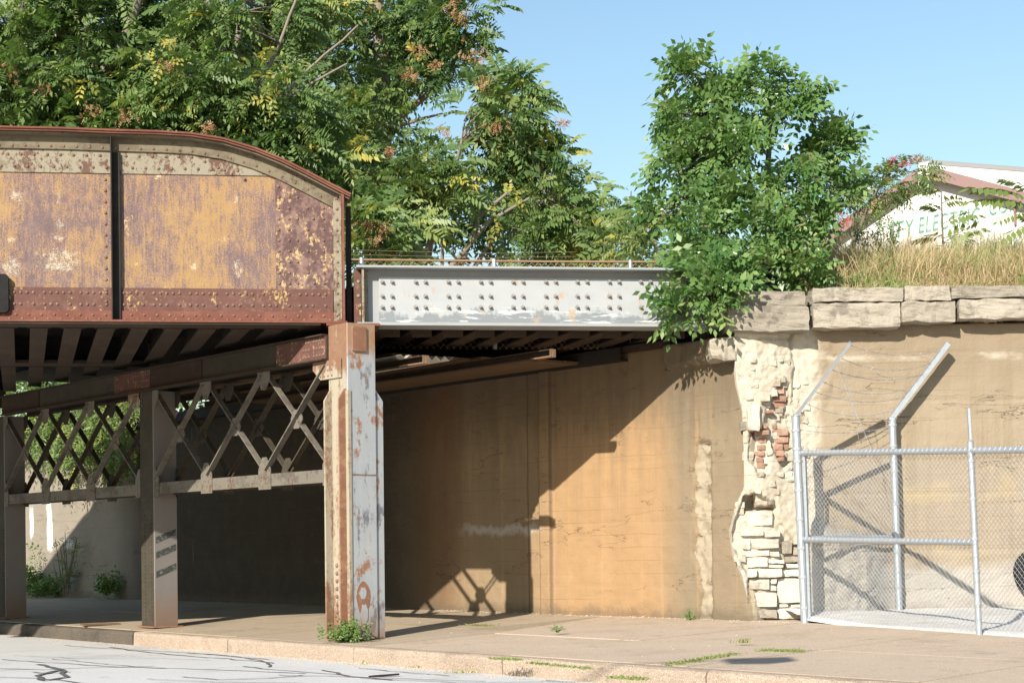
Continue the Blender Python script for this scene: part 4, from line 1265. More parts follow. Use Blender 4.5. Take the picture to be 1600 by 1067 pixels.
for (t, a, w_) in ((T1, A1, .055), (T2, A2, .09), (T3, A3, .035)):
    d = (a - t).normalized()
    MB().bar(t - d * .05, a, w_ * .7, w_, (0, -1, 0)).build('barb_arm', M['galv'], cf)
R1 = up_to(P1, 1249, 708); R3 = up_to(P3, 1517, 704); dR = (R3 - R1)
ext = R3 + dR.normalized() * 6
MB().tube([R1, R3, ext], .034, 10).build('top_rail', M['galv'], cf)
m1 = up_to(P1, 1253, 843); m3 = up_to(P3, 1524, 847)
MB().tube([m1, m3], .033, 10).build('mid_rail', M['galv'], cf)
R2 = up_to(P2, 1396, 704); m2 = up_to(P2, 1400, 838)
MB().tube([R1 - Vector((0, 0, .01)), R2], .03, 8).build('top_rail', M['galv'], cf)
MB().tube([m1 + Vector((0, 0, .03)), m2], .024, 8).build('mid_rail', M['galv'], cf)
# wire ties spiralling round the rails
mb = MB()
for (a, b, r) in ((R1, ext, .036), (m1, m3, .035)):
    L = (b - a).length; d = (b - a) / L; k = int(L / .075)
    for i in range(k):
        c_ = a + d * (i * .075 + .03)
        s2 = d.cross(Vector((0, 0, 1))).normalized()
        mb.tube([c_ + (s2 * math.cos(t) + Vector((0, 0, 1)) * math.sin(t)) * (r + .003) + d * (t * .009) for t in (0, 1.05, 2.1, 3.14, 4.2, 5.2, 6.28)], .0032, 3, False)
for (b, t, r) in ((P3, T3, .036),):
    for i in range(14):
        c_ = b.lerp(t, .04 + i * .066)
        mb.tube([c_ + Vector((math.cos(q), math.sin(q), 0)) * (r + .003) + Vector((0, 0, q * .012)) for q in (0, 1.05, 2.1, 3.14, 4.2, 5.2, 6.28)], .0032, 3, False)
mb.build('wire_ties', M['wire'], cf, 'stuff')
# fabric
def fabric(pb, pe, hb, he, cell=.066):
    """panel between two lines: bottom pb->pe, heights hb, he; wires follow the sloping bottom"""
    mb = MB(); L = ((pe - pb) - Vector((0, 0, (pe - pb).z))).length; H_ = (hb + he) / 2
    d = (pe - pb) / L; nrm = Vector((-d.y, d.x, 0)).normalized()
    for fam in (0, 1):
        for i in range(-int(H_ / cell) - 1, int(L / cell) + 1):
            a = i * cell
            t0, t1 = max(0, -a), min(H_, L - a)
            if t1 - t0 < .02: continue
            pts = []
            for t in (t0, (t0 + t1) / 2, t1):
                xx = a + t; fz = t / H_ if fam == 0 else 1 - t / H_
                h_ = hb + (he - hb) * xx / L
                w_ = .012 * math.sin(xx * 2.1 + fz * 3)
                pts.append(pb + d * xx + Vector((0, 0, h_ * fz)) + nrm * (w_ + (.002 if fam else -.002)))
            mb.tube(pts, .0019, 3, False)
        if fam == 0:
            for i in range(int(L / cell)):                   # twisted barbs along the top
                xx = i * cell; h_ = hb + (he - hb) * xx / L
                q = pb + d * xx + Vector((0, 0, h_))
                mb.tube([q - d * .008, q + d * .004 + Vector((0, 0, .05))], .0019, 3, False)
    return mb
zt1, zt3 = R1.z + .02, R3.z + .02
b1 = P1 + Vector((0, 0, .03)); b3 = P3 + Vector((0, 0, .03))
fabric(b1, b3, zt1 - b1.z, zt3 - b3.z).build('wire_mesh', M['wire'], cf, 'stuff')
e4 = P3 + (P3 - P1).normalized() * 6; 
fabric(b3, e4 + Vector((0, 0, .03)), zt3 - b3.z, zt3 - b3.z).build('wire_mesh', M['wire'], cf, 'stuff')
b2 = P2 + Vector((0, 0, .03))
fabric(b1, b2, zt1 - b1.z, R2.z + .02 - b2.z).build('wire_mesh', M['wire'], cf, 'stuff')
# barbed wire strands
def strand(a, b, sag, rad_=.0032, seed=0):
    mb = MB(); L = (b - a).length; N2 = 10
    pts = [a.lerp(b, i / N2) - Vector((0, 0, sag * 4 * (i / N2) * (1 - i / N2))) for i in range(N2 + 1)]
    mb.tube(pts, rad_, 4, False)
    rr = random.Random(seed)
    for i in range(int(L / .13)):
        t = (i + .5) / (L / .13); k = min(N2 - 1, int(t * N2)); c_ = pts[k].lerp(pts[k + 1], t * N2 - k)
        for _ in range(2):
            v = Vector((rr.uniform(-1, 1), rr.uniform(-1, 1), rr.uniform(-1, 1))).normalized() * .022
            mb.tube([c_ - v, c_ + v], .0019, 3, False)
    return mb.build('barbed_wire', M['wire'], cf)
for i, t in enumerate((.97, .80, .64, .48, .34, .18)):
    strand(T1.lerp(A1, t), T2.lerp(A2, max(.02, t - .05)), .10 + .03 * (i % 2), seed=i)
strand(T1 - Vector((0, 0, .16)), T2 - Vector((0, 0, .12)), .06, seed=20)
for i, t in enumerate((.9, .45)):
    strand(T2.lerp(A2, t), T3.lerp(A3, t), .12, seed=30 + i) if i > 5 else None
strand(T1.lerp(A1, .85), at_y(1345, 702, 20.0), .0, .0025, seed=40)
strand(T1.lerp(A1, .72), at_y(1362, 702, 19.7), .0, .0025, seed=41)

# ------------------------------------------------------------------ white building on the bank
PSI = R(46)
bo_ = at_y(1455, 262, 44.0)
H_ = Frame((bo_.x, bo_.y, 0), -PSI)
n = NB('white_painted_block', .85, .2); x, y, z = n.xyz()
c = n.mix(n.noise(1.4, 6, .65), (.62, .61, .58), (.71, .70, .67))
l_ = n.math('ABSOLUTE', n.math('SUBTRACT', n.math('FRACT', n.math('MULTIPLY', z, 4.6)), .5))
c = n.mix(n.math('MULTIPLY', n.step(l_, .06, .0), .5), c, (.42, .41, .39))
c = n.mix(n.math('MULTIPLY', n.step(n.noise(1.1, 7, .7, n.map((1.6, 1, .3), (3, 0, 0))), .54, .70), .5), c, (.44, .41, .36))
n.col(c).bump(n.noise(14, 4), .15, .01); M['white'] = n.m
n = NB('mauve_brown_fascia', .7, .3); n.col(n.mix(n.noise(3, 4), (.24, .15, .14), (.29, .19, .175))); M['fascia'] = n.m
n = NB('grey_roof_sheet', .6, .3); n.col((.30, .29, .28)); M['roof'] = n.m
n = NB('faded_green_sign_paint', .85, .2); n.col(n.mix(n.step(n.noise(5, 6, .75), .46, .66), (.09, .27, .17), (.40, .52, .44))); M['sign'] = n.m
bl = thing('white_building', 'white gabled building with faded green lettering on the bank', 'building', H_)
ridge = bo_.z
le_ = H_.px(1300, 368); sl_l = (ridge - le_.z) / (-le_.x)
re_ = H_.px(1600, 300); sl_r = (ridge - re_.z) / re_.x
xl, xr = -6.5, 9.0
zl, zr = ridge + sl_l * xl, ridge - sl_r * xr
MB().prism([(xl, 4.0), (xr, 4.0), (xr, zr - .1), (0, ridge - .1), (xl, zl - .1)], 1, 0, .25).build('gable_wall', M['white'], bl)
RD = Vector((.94, .33, 0)); rdl = Vector((RD.dot(H_.x), RD.dot(H_.y), 0)) * 16
MB().add([(xr, .05, zr - .12), (0, .05, ridge - .1), (0 + rdl.x, rdl.y, ridge - .1), (xr + rdl.x, rdl.y, zr - .12)], [(0, 1, 2, 3)]).build('roof_lining', M['white'], bl)
mb = MB(); a = Vector((xr, -.3, zr)); b = Vector((0, -.3, ridge)); c = b + rdl; d = a + rdl
mb.add([a + Vector((0, 0, .0)), b, c, d, a + Vector((0, 0, .05)), b + Vector((0, 0, .05)), c + Vector((0, 0, .05)), d + Vector((0, 0, .05))], [(0, 1, 2, 3), (4, 7, 6, 5), (0, 4, 5, 1), (1, 5, 6, 2), (2, 6, 7, 3), (3, 7, 4, 0)])
M['roofwhite'] = M['white']
mb.build('roof', M['white'], bl)
a = Vector((xl, -.3, zl)); d = a + rdl * .3 + Vector((0, 3, 0)); b2_ = Vector((0, -.3, ridge)); c2_ = b2_ + rdl
MB().add([a, b2_, c2_, d, a + Vector((0, 0, .05)), b2_ + Vector((0, 0, .05)), c2_ + Vector((0, 0, .05)), d + Vector((0, 0, .05))], [(0, 1, 2, 3), (4, 7, 6, 5), (0, 4, 5, 1), (1, 5, 6, 2), (2, 6, 7, 3), (3, 7, 4, 0)]).build('roof', M['roof'], bl)
MB().tube([b + Vector((0, 0, .08)), c + Vector((0, 0, .08))], .09, 6).build('ridge_cap', M['roof'], bl)
for (x0_, z0_, x1_, z1_) in ((xl, zl, -.12, ridge - .02), (.12, ridge - .02, xr, zr)):
    MB().prism([(x0_, z0_ - .32), (x1_, z1_ - .32), (x1_, z1_ - .01), (x0_, z0_ - .01)], 1, -.36, -.31).build('fascia_board', M['fascia'], bl)
MB().prism([(-.16, ridge - .5), (-.05, ridge - .5), (-.05, ridge - .1), (.05, ridge - .1), (.05, ridge - .5), (.16, ridge - .5), (.16, ridge + .08), (-.16, ridge + .08)], 1, -.37, -.305).build('ridge_trim', M['white'], bl)
q = H_.px(1587, 265)
def letters(txt, u, v, size, rot=0):
    cu = bpy.data.curves.new('lettering', 'FONT'); cu.body = txt; cu.size = size; cu.extrude = .004; cu.space_character = 1.12; cu.shear = .12; cu.offset = .028
    cu.materials.append(M['sign'])
    tmp = bpy.data.objects.new('lettering', cu); COL.objects.link(tmp)
    me = bpy.data.meshes.new_from_object(tmp.evaluated_get(bpy.context.evaluated_depsgraph_get()))
    bpy.data.objects.remove(tmp)
    o = bpy.data.objects.new('lettering', me); link(o, bl); o['kind'] = 'stuff'
    p = H_.px(u, v); q = H_.px(size, v); t = H_.px(u, v - rot)
    xs_ = [w.co.x for w in me.vertices]; ys_ = [w.co.y for w in me.vertices]
    kx = (q.x - p.x) / (max(xs_) - min(xs_)); ky = (t.z - p.z) / (max(ys_) - min(ys_))
    for w in me.vertices:
        w.co = ((w.co.x - min(xs_)) * kx, (w.co.y - min(ys_)) * ky, w.co.z)
    o.location = (p.x, -.012, p.z); o.rotation_euler = (R(90), 0, 0)
    return o
letters('ELECTRIC', 1436, 365, 1532, 25)
letters('CO.', 1546, 337, 1580, 22)
letters('ITY', 1392, 374, 1429, 26)
# small roof vent
rv_ = Vector((0, 0, 0)) + b + rdl * .62
MB().tube([rv_ + Vector((0, 0, .0)), rv_ + Vector((0, 0, .35))], [.45, .3], 12).build('roof_vent', M['white'], bl)

MB().tube([H_.px(1587, 306) + Vector((0, -.06, 0)), H_.px(1588, 352) + Vector((0, -.06, 0))], .035, 6).build('downpipe', M['fascia'], bl)

# ------------------------------------------------------------------ tyre at the right edge, street lamp behind the camera
tc_ = at_y(1622, 893, YB - .23)
bm = bmesh.new()
mb = MB(); vs = []; fs = []; N1, N2 = 28, 10
prof = [(.19, -.05), (.205, -.085), (.26, -.095), (.295, -.075), (.305, -.03), (.305, .03), (.295, .075), (.26, .095), (.205, .085), (.19, .05)]
for i in range(N1):
    a = 2 * math.pi * i / N1
    for (r_, d_) in prof: vs.append((r_ * math.cos(a), d_, r_ * math.sin(a)))
for i in range(N1):
    for j in range(N2 - 1): fs.append((i * N2 + j, i * N2 + j + 1, ((i + 1) % N1) * N2 + j + 1, ((i + 1) % N1) * N2 + j))
    fs.append((i * N2 + 9, i * N2, ((i + 1) % N1) * N2, ((i + 1) % N1) * N2 + 9))
o = mb.add(vs, fs).build('tyre', M['black'], None, None, True); o.location = tc_
hub = MB(); N1 = 16
hub.tube([(0, -.03, 0), (0, .03, 0)], .188, 16).build('rim', M['dullgrey'], o)
MB().bar((0, -.06, .205), (0, .24, .2), .03, .03).build('wall_hook', M['galv'], o)
tag(o, 'dark tyre behind the chain link fence, cut off by the right edge', 'tyre')
lp = thing('street_lamp', 'street lamp whose blurred shadow lies on the foreground pavement', 'street lamp', None)
hd = at_z(1176, 1016, .10) - sd * (9.2 / math.cos(SUN_EL))
base_ = Vector((hd.x - 5.4, hd.y + .1, ROADZ))
MB().tube([base_, Vector((base_.x, base_.y, hd.z - .7))], [.09, .06], 10).build('pole', M['galv'], lp)
MB().tube([Vector((base_.x, base_.y, hd.z - .7)), Vector((base_.x + 1.2, base_.y, hd.z - .12)), Vector((base_.x + 3, base_.y, hd.z + .02)), Vector((hd.x - .3, hd.y, hd.z + .02))], .016, 8).build('arm', M['galv'], lp)
MB().prism([(hd.x - .35, hd.z + .05), (hd.x + .30, hd.z + .05), (hd.x + .36, hd.z - .03), (hd.x + .15, hd.z - .15), (hd.x - .28, hd.z - .08)], 1, hd.y - .19, hd.y + .19).build('lamp_head', M['galv'], lp, None, False, .02)

# ------------------------------------------------------------------ vegetation
def mat_leaf(name, stops, transl=.35, rough=.45):
    m = bpy.data.materials.new(name); m.use_nodes = True; t = m.node_tree
    b = t.nodes['Principled BSDF']; out = t.nodes['Material Output']
    at = t.nodes.new('ShaderNodeAttribute'); at.attribute_name = 'tint'
    cr = t.nodes.new('ShaderNodeValToRGB')
    while len(cr.color_ramp.elements) < len(stops): cr.color_ramp.elements.new(.5)
    for e, (p, c) in zip(cr.color_ramp.elements, stops): e.position = p; e.color = (*c, 1)
    t.links.new(at.outputs['Fac'], cr.inputs[0]); t.links.new(cr.outputs[0], b.inputs['Base Color'])
    b.inputs['Roughness'].default_value = rough; b.inputs['Specular IOR Level'].default_value = .35
    tr = t.nodes.new('ShaderNodeBsdfTranslucent'); mx = t.nodes.new('ShaderNodeMixShader'); mx.inputs[0].default_value = transl
    sc = t.nodes.new('ShaderNodeMix'); sc.data_type = 'RGBA'; sc.blend_type = 'MULTIPLY'; sc.inputs[0].default_value = 1
    t.links.new(cr.outputs[0], sc.inputs[6]); sc.inputs[7].default_value = (1.3, 1.35, .7, 1)
    t.links.new(sc.outputs[2], tr.inputs[0]); t.links.new(b.outputs[0], mx.inputs[1]); t.links.new(tr.outputs[0], mx.inputs[2]); t.links.new(mx.outputs[0], out.inputs[0])
    return m
M['frond'] = mat_leaf('tree_frond', [(0, (.055, .105, .035)), (.35, (.11, .185, .06)), (.7, (.19, .27, .09)), (.95, (.28, .33, .11)), (1, (.46, .38, .08))])
M['frond_pale'] = mat_leaf('pale_frond', [(0, (.07, .12, .035)), (.4, (.14, .21, .06)), (.8, (.22, .28, .09)), (1, (.45, .40, .09))])
M['ash'] = mat_leaf('glossy_leaf', [(0, (.045, .11, .03)), (.4, (.095, .19, .055)), (.75, (.17, .27, .085)), (.95, (.28, .35, .14)), (1, (.38, .42, .18))], .3, .32)
M['yellow'] = mat_leaf('yellowing_leaf', [(0, (.18, .22, .05)), (.5, (.32, .31, .06)), (1, (.46, .40, .08))])
M['seed'] = mat_leaf('orange_seed', [(0, (.30, .13, .06)), (.5, (.42, .22, .11)), (1, (.48, .34, .19))], .3, .8)
M['redleaf'] = mat_leaf('red_leaf', [(0, (.28, .03, .03)), (.5, (.42, .06, .06)), (1, (.50, .15, .10))], .3, .6)
M['weed'] = mat_leaf('weed_leaf', [(0, (.06, .13, .03)), (.5, (.11, .20, .05)), (1, (.26, .30, .10))], .3, .6)
M['straw'] = mat_leaf('dry_grass', [(0, (.30, .21, .11)), (.4, (.48, .37, .21)), (.75, (.60, .49, .31)), (.86, (.30, .33, .12)), (1, (.16, .24, .07))], .25, .8)
n = NB('pale_grey_bark', .9, .15); n.col(n.mix(n.noise(5, 6, .65, n.map((1, 1, .4))), (.17, .14, .11), (.28, .24, .195))).bump(n.noise(14, 5, .7, n.map((1, 1, .3))), .5, .01); M['bark'] = n.m
n = NB('dark_bark', .9, .15); n.col(n.mix(n.noise(6, 6, .65, n.map((1, 1, .4))), (.10, .08, .06), (.19, .155, .12))).bump(n.noise(14, 5, .7, n.map((1, 1, .3))), .5, .01); M['bark2'] = n.m

def unit(a):
    return a / np.maximum(np.linalg.norm(a, axis=-1, keepdims=True), 1e-9)
def leaf_mesh(name, V, F, T, m, parent, kind=None):
    """V (n,3) verts, F (k,4) quads, T (n,) tint per vertex"""
    me = bpy.data.meshes.new(name)
    me.vertices.add(len(V)); me.vertices.foreach_set('co', np.asarray(V, np.float32).ravel())
    k = F.shape[1]
    me.loops.add(F.size); me.loops.foreach_set('vertex_index', F.astype(np.int32).ravel())
    me.polygons.add(len(F)); me.polygons.foreach_set('loop_start', (np.arange(len(F)) * k).astype(np.int32))
    me.update(calc_edges=True)
    at = me.attributes.new('tint', 'FLOAT', 'POINT'); at.data.foreach_set('value', np.asarray(T, np.float32))
    me.materials.append(m)
    o = bpy.data.objects.new(name, me); link(o, parent)
    if kind: o['kind'] = kind
    return o
def fronds(P, D, L, pairs, leaf, wid, droop, tint, fold=.35):
    """pinnate leaves: bases P, directions D, lengths L -> verts, quads, tints"""
    n = len(P); D = unit(D)
    upv = np.array([-.30, -.62, .75]) + RNG.normal(0, .42, (n, 3))
    side = unit(np.cross(D, upv)); nrm = unit(np.cross(side, D))
    Vs, Ts = [], []
    ts = np.linspace(.18, 1.0, pairs)
    for i, t in enumerate(ts):
        c = P + D * (L * t)[:, None]; c[:, 2] -= droop * L * t * t
        tang = unit(D - np.array([0, 0, 1.0]) * (2 * droop * t))
        sz = leaf * L * (1.0 - .45 * abs(t - .45)) * RNG.uniform(.85, 1.15, n)
        for sgn in ((-1, 1) if i < pairs - 1 else (0,)):
            ld = unit(side * (sgn * .85) + tang * (.45 if sgn else 1) - np.array([0, 0, .35]) + RNG.normal(0, .12, (n, 3)))
            wv = unit(np.cross(ld, nrm + side * (sgn * fold)))
            tip = c + ld * sz[:, None]; mid = c + ld * (sz * .42)[:, None]
            w_ = wv * (sz * wid)[:, None]
            Vs.append(np.stack([c, mid + w_, tip, mid - w_], 1)); Ts.append(np.repeat(np.clip(tint + RNG.normal(0, .05, n), 0, 1)[:, None], 4, 1))
    V = np.concatenate(Vs).reshape(-1, 3); T = np.concatenate(Ts).reshape(-1)
    F = np.arange(len(V)).reshape(-1, 4)
    return V, F, T
def clump_centres(lobes, density, depth, shr=0):
    """points inside ellipsoid lobes given as picture discs (u, v, ru, rv) at distance y; biased outwards"""
    out = []
    for (u, v, ru, rv, y) in lobes:
        c = np.array(at_y(u, v, y)); rx, rz = max(8, ru - shr) * y / FPX, max(8, rv - shr) * y / FPX; ry = depth * .5 * (rx + rz)
        k = max(4, int(density * rx * rz * (1 + .5 * ry)))
        d = unit(RNG.normal(0, 1, (k, 3))); r = RNG.uniform(.25, 1, k) ** .45
        out.append(c + d * r[:, None] * np.array([rx, ry, rz]))
    return np.concatenate(out)
def limb(mb, a, b, r0, r1, bend=.12, n=5, seed=0):
    rr = random.Random(seed); a, b = Vector(a), Vector(b); L = (b - a).length
    o1 = Vector((rr.uniform(-1, 1), rr.uniform(-1, 1), rr.uniform(-.2, .8))) * L * bend
    pts = [a.lerp(b, i / n) + o1 * (4 * (i / n) * (1 - i / n)) for i in range(n + 1)]
    mb.tube(pts, [r0 + (r1 - r0) * i / n for i in range(n + 1)], 6 if r0 > .03 else 4, False)
    return pts
def tree(name, label, stems, lobes, dens, fr, group=None, leafm='frond', bark='bark', depth=.8, tint=(.54, .17), seeds=(), yel=(), nf=28, csize=.55, cat='tree', stemr=(.16, .05), shr=0):
    """stems: picture polylines [(u, v, y), ...] ; fr = (length, pairs, leaflet, width, droop)"""
    base = at_y(*stems[0][0])
    o = thing(name, label, cat, None, group)
    mbt = MB(); nodes = []
    for k, st in enumerate(stems):
        pts = [at_y(*q) for q in st]
        P = []
        for i in range(len(pts) - 1):
            for j in range(6): P.append(pts[i].lerp(pts[i + 1], j / 6))
        P.append(pts[-1])
        P = [p + Vector((fbm(p.z * .7, k, 1), fbm(p.z * .7, k, 5), 0)) * .10 for p in P]
        r0, r1 = stemr if not isinstance(stemr[0], tuple) else stemr[k]
        mbt.tube(P, [r0 + (r1 - r0) * i / (len(P) - 1) for i in range(len(P))], 8, False)
        nodes += P[len(P) // 4:]
    mbt.build('trunk', M[bark], o, None, True)
    C = clump_centres(lobes, dens, depth, shr)
    mbb = MB(); NA = np.array([tuple(p) for p in nodes])
    dirs = []
    for i, c in enumerate(C):
        dd = np.linalg.norm(NA - c, axis=1) + np.maximum(0, NA[:, 2] - c[2]) * .6
        a = NA[int(np.argmin(dd))]
        limb(mbb, a, c, min(.045, .012 + .008 * np.linalg.norm(a - c)), .006, .12, 4, i)
        dirs.append(unit(c - a + np.array([0, 0, .2])))
    if len(C): mbb.build('branch', M[bark], o, 'stuff', True)
    dirs = np.array(dirs)
    k = nf
    P = np.repeat(C, k, 0); Dd = np.repeat(dirs, k, 0)
    off = RNG.normal(0, 1, P.shape); off = unit(off) * (RNG.uniform(0, 1, len(P)) ** .5 * csize)[:, None] * np.array([1, 1, .7])
    D = unit(off * 1.0 + Dd * .35 * csize + RNG.normal(0, .25, P.shape) * csize)
    P = P + off
    ct = np.repeat(RNG.normal(tint[0], tint[1], len(C)), k)
    L = fr[0] * RNG.uniform(.45, 1.25, len(P))
    V, F, T = fronds(P, D, L, fr[1], fr[2], fr[3], fr[4], np.clip(ct + RNG.normal(0, .15, len(P)), 0, .97))
    leaf_mesh('crown', V, F, T, M[leafm], o, 'stuff')
    for (lst, mm, nm, ll) in ((seeds, 'seed', 'seed_cluster', .11), (yel, 'yellow', 'yellow_spray', .3)):
        for (u, v, r, y) in lst:
            c = np.array(at_y(u, v, y)); rr = r * y / FPX
            kk = 26 if mm == 'seed' else 5
            PP = c + RNG.normal(0, .40, (kk, 3)) * rr * np.array([1.2, 1, .8])
            V, F, T = fronds(PP, RNG.normal(0, 1, (kk, 3)) + np.array([0, 0, -.6]), np.full(kk, ll), 4, .42, .25, .3, RNG.uniform(0, 1, kk))
            leaf_mesh(nm, V, F, T, M[mm], o, 'stuff')
    return o
FR = (.56, 7, .37, .19, .38)
TG = 'trees growing beyond the bridge'
tree('leafy_tree', 'leftmost tall tree behind the bridge with rusty orange seed clusters', [[(95, 330, 33), (120, 140, 33), (150, -60, 33)], [(110, 240, 33), (60, 80, 33.5), (20, -60, 33)], [(120, 180, 33), (190, 70, 33), (240, -60, 33)]],
     [(40, 40, 110, 90, 33), (150, 20, 110, 80, 33.5), (60, 160, 120, 80, 32.5), (170, 150, 100, 70, 33), (20, 230, 110, 60, 33), (140, 225, 110, 60, 32.5), (-80, 120, 110, 150, 33), (230, 60, 80, 80, 34)], 9.0, FR, TG,
     seeds=[(15, 108, 26, 31.3), (143, 172, 20, 31.4), (198, 180, 18, 31.4), (66, 135, 12, 31.4), (262, 100, 12, 31.5)], yel=[(125, 128, 14, 31.4), (234, 98, 12, 31.4)])
tree('leafy_tree', 'tree with many bare pale upright branches behind the curved girder end', [[(330, 330, 35), (335, 120, 35), (322, -60, 35)], [(340, 200, 35), (372, 60, 35), (385, -60, 35)], [(338, 220, 35), (300, 80, 35), (285, -60, 35)],
      [(345, 190, 35), (350, 60, 35), (352, -60, 35)], [(350, 240, 34), (430, 90, 34), (470, -40, 34)], [(350, 250, 34.5), (480, 110, 34.5), (560, 40, 34.5)], [(350, 230, 34.5), (450, 150, 34.5), (540, 100, 34.5)]],
     [(265, 130, 75, 60, 32.5), (330, 190, 90, 60, 32.5), (230, 190, 80, 55, 32.5), (430, 170, 90, 70, 33), (360, 20, 90, 45, 36), (450, 60, 80, 70, 36), (390, 250, 110, 60, 33), (480, 230, 80, 70, 33), (300, 60, 60, 60, 36), (345, 50, 60, 40, 33), (280, 20, 50, 40, 33)], 9.0, FR, TG,
     stemr=((.14, .07), (.09, .05), (.08, .04), (.08, .04), (.05, .025), (.045, .02), (.045, .02)), seeds=[(325, 198, 10, 31.5)], yel=[(420, 155, 12, 31.5), (268, 96, 8, 31.5)])
tree('leafy_tree', 'tall tree with one straight grey trunk standing right of the rusty girder end', [[(600, 420, 38), (597, 200, 38), (590, -80, 38)], [(620, 190, 38), (700, 120, 37.5), (730, 40, 37.5)], [(600, 205, 38), (660, 185, 38), (690, 178, 38)]],
     [(540, 40, 90, 60, 38.5), (640, 20, 100, 60, 38), (690, 60, 60, 60, 37), (675, 115, 50, 40, 37), (560, 220, 80, 70, 36), (520, 150, 70, 60, 38.5), (650, 90, 60, 50, 39), (530, 290, 35, 50, 37), (600, 130, 50, 50, 40), (728, 35, 28, 45, 37)], 7.0, FR, TG,
     stemr=((.27, .12), (.09, .03), (.05, .02)), seeds=[(705, 8, 20, 35.4), (735, 82, 24, 35.4), (652, 75, 20, 35.6), (748, 90, 14, 35.4), (720, 25, 14, 35.4), (680, 100, 10, 35.4), (640, 115, 10, 35.5)], yel=[(530, 8, 22, 36), (655, 80, 16, 35.8), (590, 8, 12, 36)], tint=(.42, .22))
tree('leafy_tree', 'spreading tree with slender pale stems above the grey girder', [[(662, 420, 34), (680, 330, 34), (700, 250, 34)], [(670, 400, 34.3), (700, 300, 34.2), (720, 220, 34)], [(692, 420, 33.5), (690, 350, 33.5)], [(720, 420, 33.8), (745, 340, 33.8), (790, 300, 33.8)], [(700, 425, 33.5), (760, 350, 33.5), (830, 310, 33.5)],
      [(730, 425, 34), (800, 345, 34), (860, 310, 34)]],
     [(755, 190, 60, 45, 34), (810, 200, 45, 60, 34.5), (700, 262, 75, 38, 33), (840, 262, 55, 50, 34.5), (645, 290, 36, 36, 33), (780, 260, 90, 50, 34.5), (868, 330, 60, 55, 34), (670, 305, 45, 40, 33.5), (795, 150, 22, 22, 34.5), (840, 370, 60, 45, 34), (892, 312, 24, 45, 34.5), (910, 375, 25, 35, 34)], 9.0, FR, TG,
     stemr=((.07, .04), (.06, .03), (.04, .02), (.06, .03), (.06, .025), (.05, .02)), seeds=[(760, 125, 16, 32.2), (775, 195, 12, 32.2), (610, 235, 9, 31.6), (880, 120 + 70, 10, 32.6), (690, 200, 10, 31.8)], yel=[(800, 300, 20, 33), (770, 345, 16, 32.6), (720, 275, 12, 32.2)])
tree('leafy_tree', 'low leafy tree with orange seeds beside the rusty girder end post', [[(575, 430, 30), (580, 370, 30)]], [(585, 385, 45, 35, 30), (620, 350, 45, 30, 30.5), (560, 360, 25, 40, 30)], 10, FR, TG, seeds=[(575, 348, 12, 29.2), (585, 375, 14, 29.2), (600, 355, 8, 29.2)], stemr=(.04, .02))
# the darker growth behind them, which reads as one mass
def mass(name, lobes, dens, label=None):
    C = clump_centres(lobes, dens, .5); k = 30
    P = np.repeat(C, k, 0) + RNG.normal(0, .5, (len(C) * k, 3))
    V, F, T = fronds(P, RNG.normal(0, 1, P.shape), .6 * RNG.uniform(.7, 1.2, len(P)), 5, .40, .22, .3, RNG.uniform(0, .45, len(P)))
    o = leaf_mesh(name, V, F, T, M['frond'], None, 'stuff'); return o
mass('undergrowth', [(600, 330, 90, 80, 44), (700, 350, 110, 70, 44), (800, 350, 110, 60, 44), (520, 300, 90, 110, 45), (420, 280, 120, 90, 45), (280, 260, 160, 100, 45), (100, 240, 160, 100, 45), (-60, 200, 140, 120, 45), (880, 380, 80, 40, 42), (470, 140, 120, 90, 46), (330, 130, 120, 110, 46), (150, 110, 180, 110, 46), (600, 170, 60, 70, 46), (280, 615, 70, 50, 37), (200, 610, 70, 50, 40), (100, 600, 100, 60, 44)], 2.6)
# slender saplings between the trees and the ash
for k, (u, y, h, lab) in enumerate(((985, 30, 300, 'thin sapling with drooping fronds against the sky, right of the grey girder middle'), (958, 31, 345, 'shorter yellow-tipped sapling left of the thin one against the sky'), (1022, 29, 330, 'sapling with fronds half hidden by the ash tree'))):
    tree('sapling', lab, [[(u, 430, y), (u + 3, (430 + h) / 2, y), (u - 3, h, y)]], [(u, h + 40, 26, 40, y), (u, 390, 30, 30, y)], 7, (.62, 9, .26, .2, .45), 'saplings behind the grey girder', 'frond_pale', 'bark', .9, (.5, .2), (), [(u - 8, 395, 10, y - .4)] if k == 1 else (), 7, .25, 'sapling', (.03, .012))
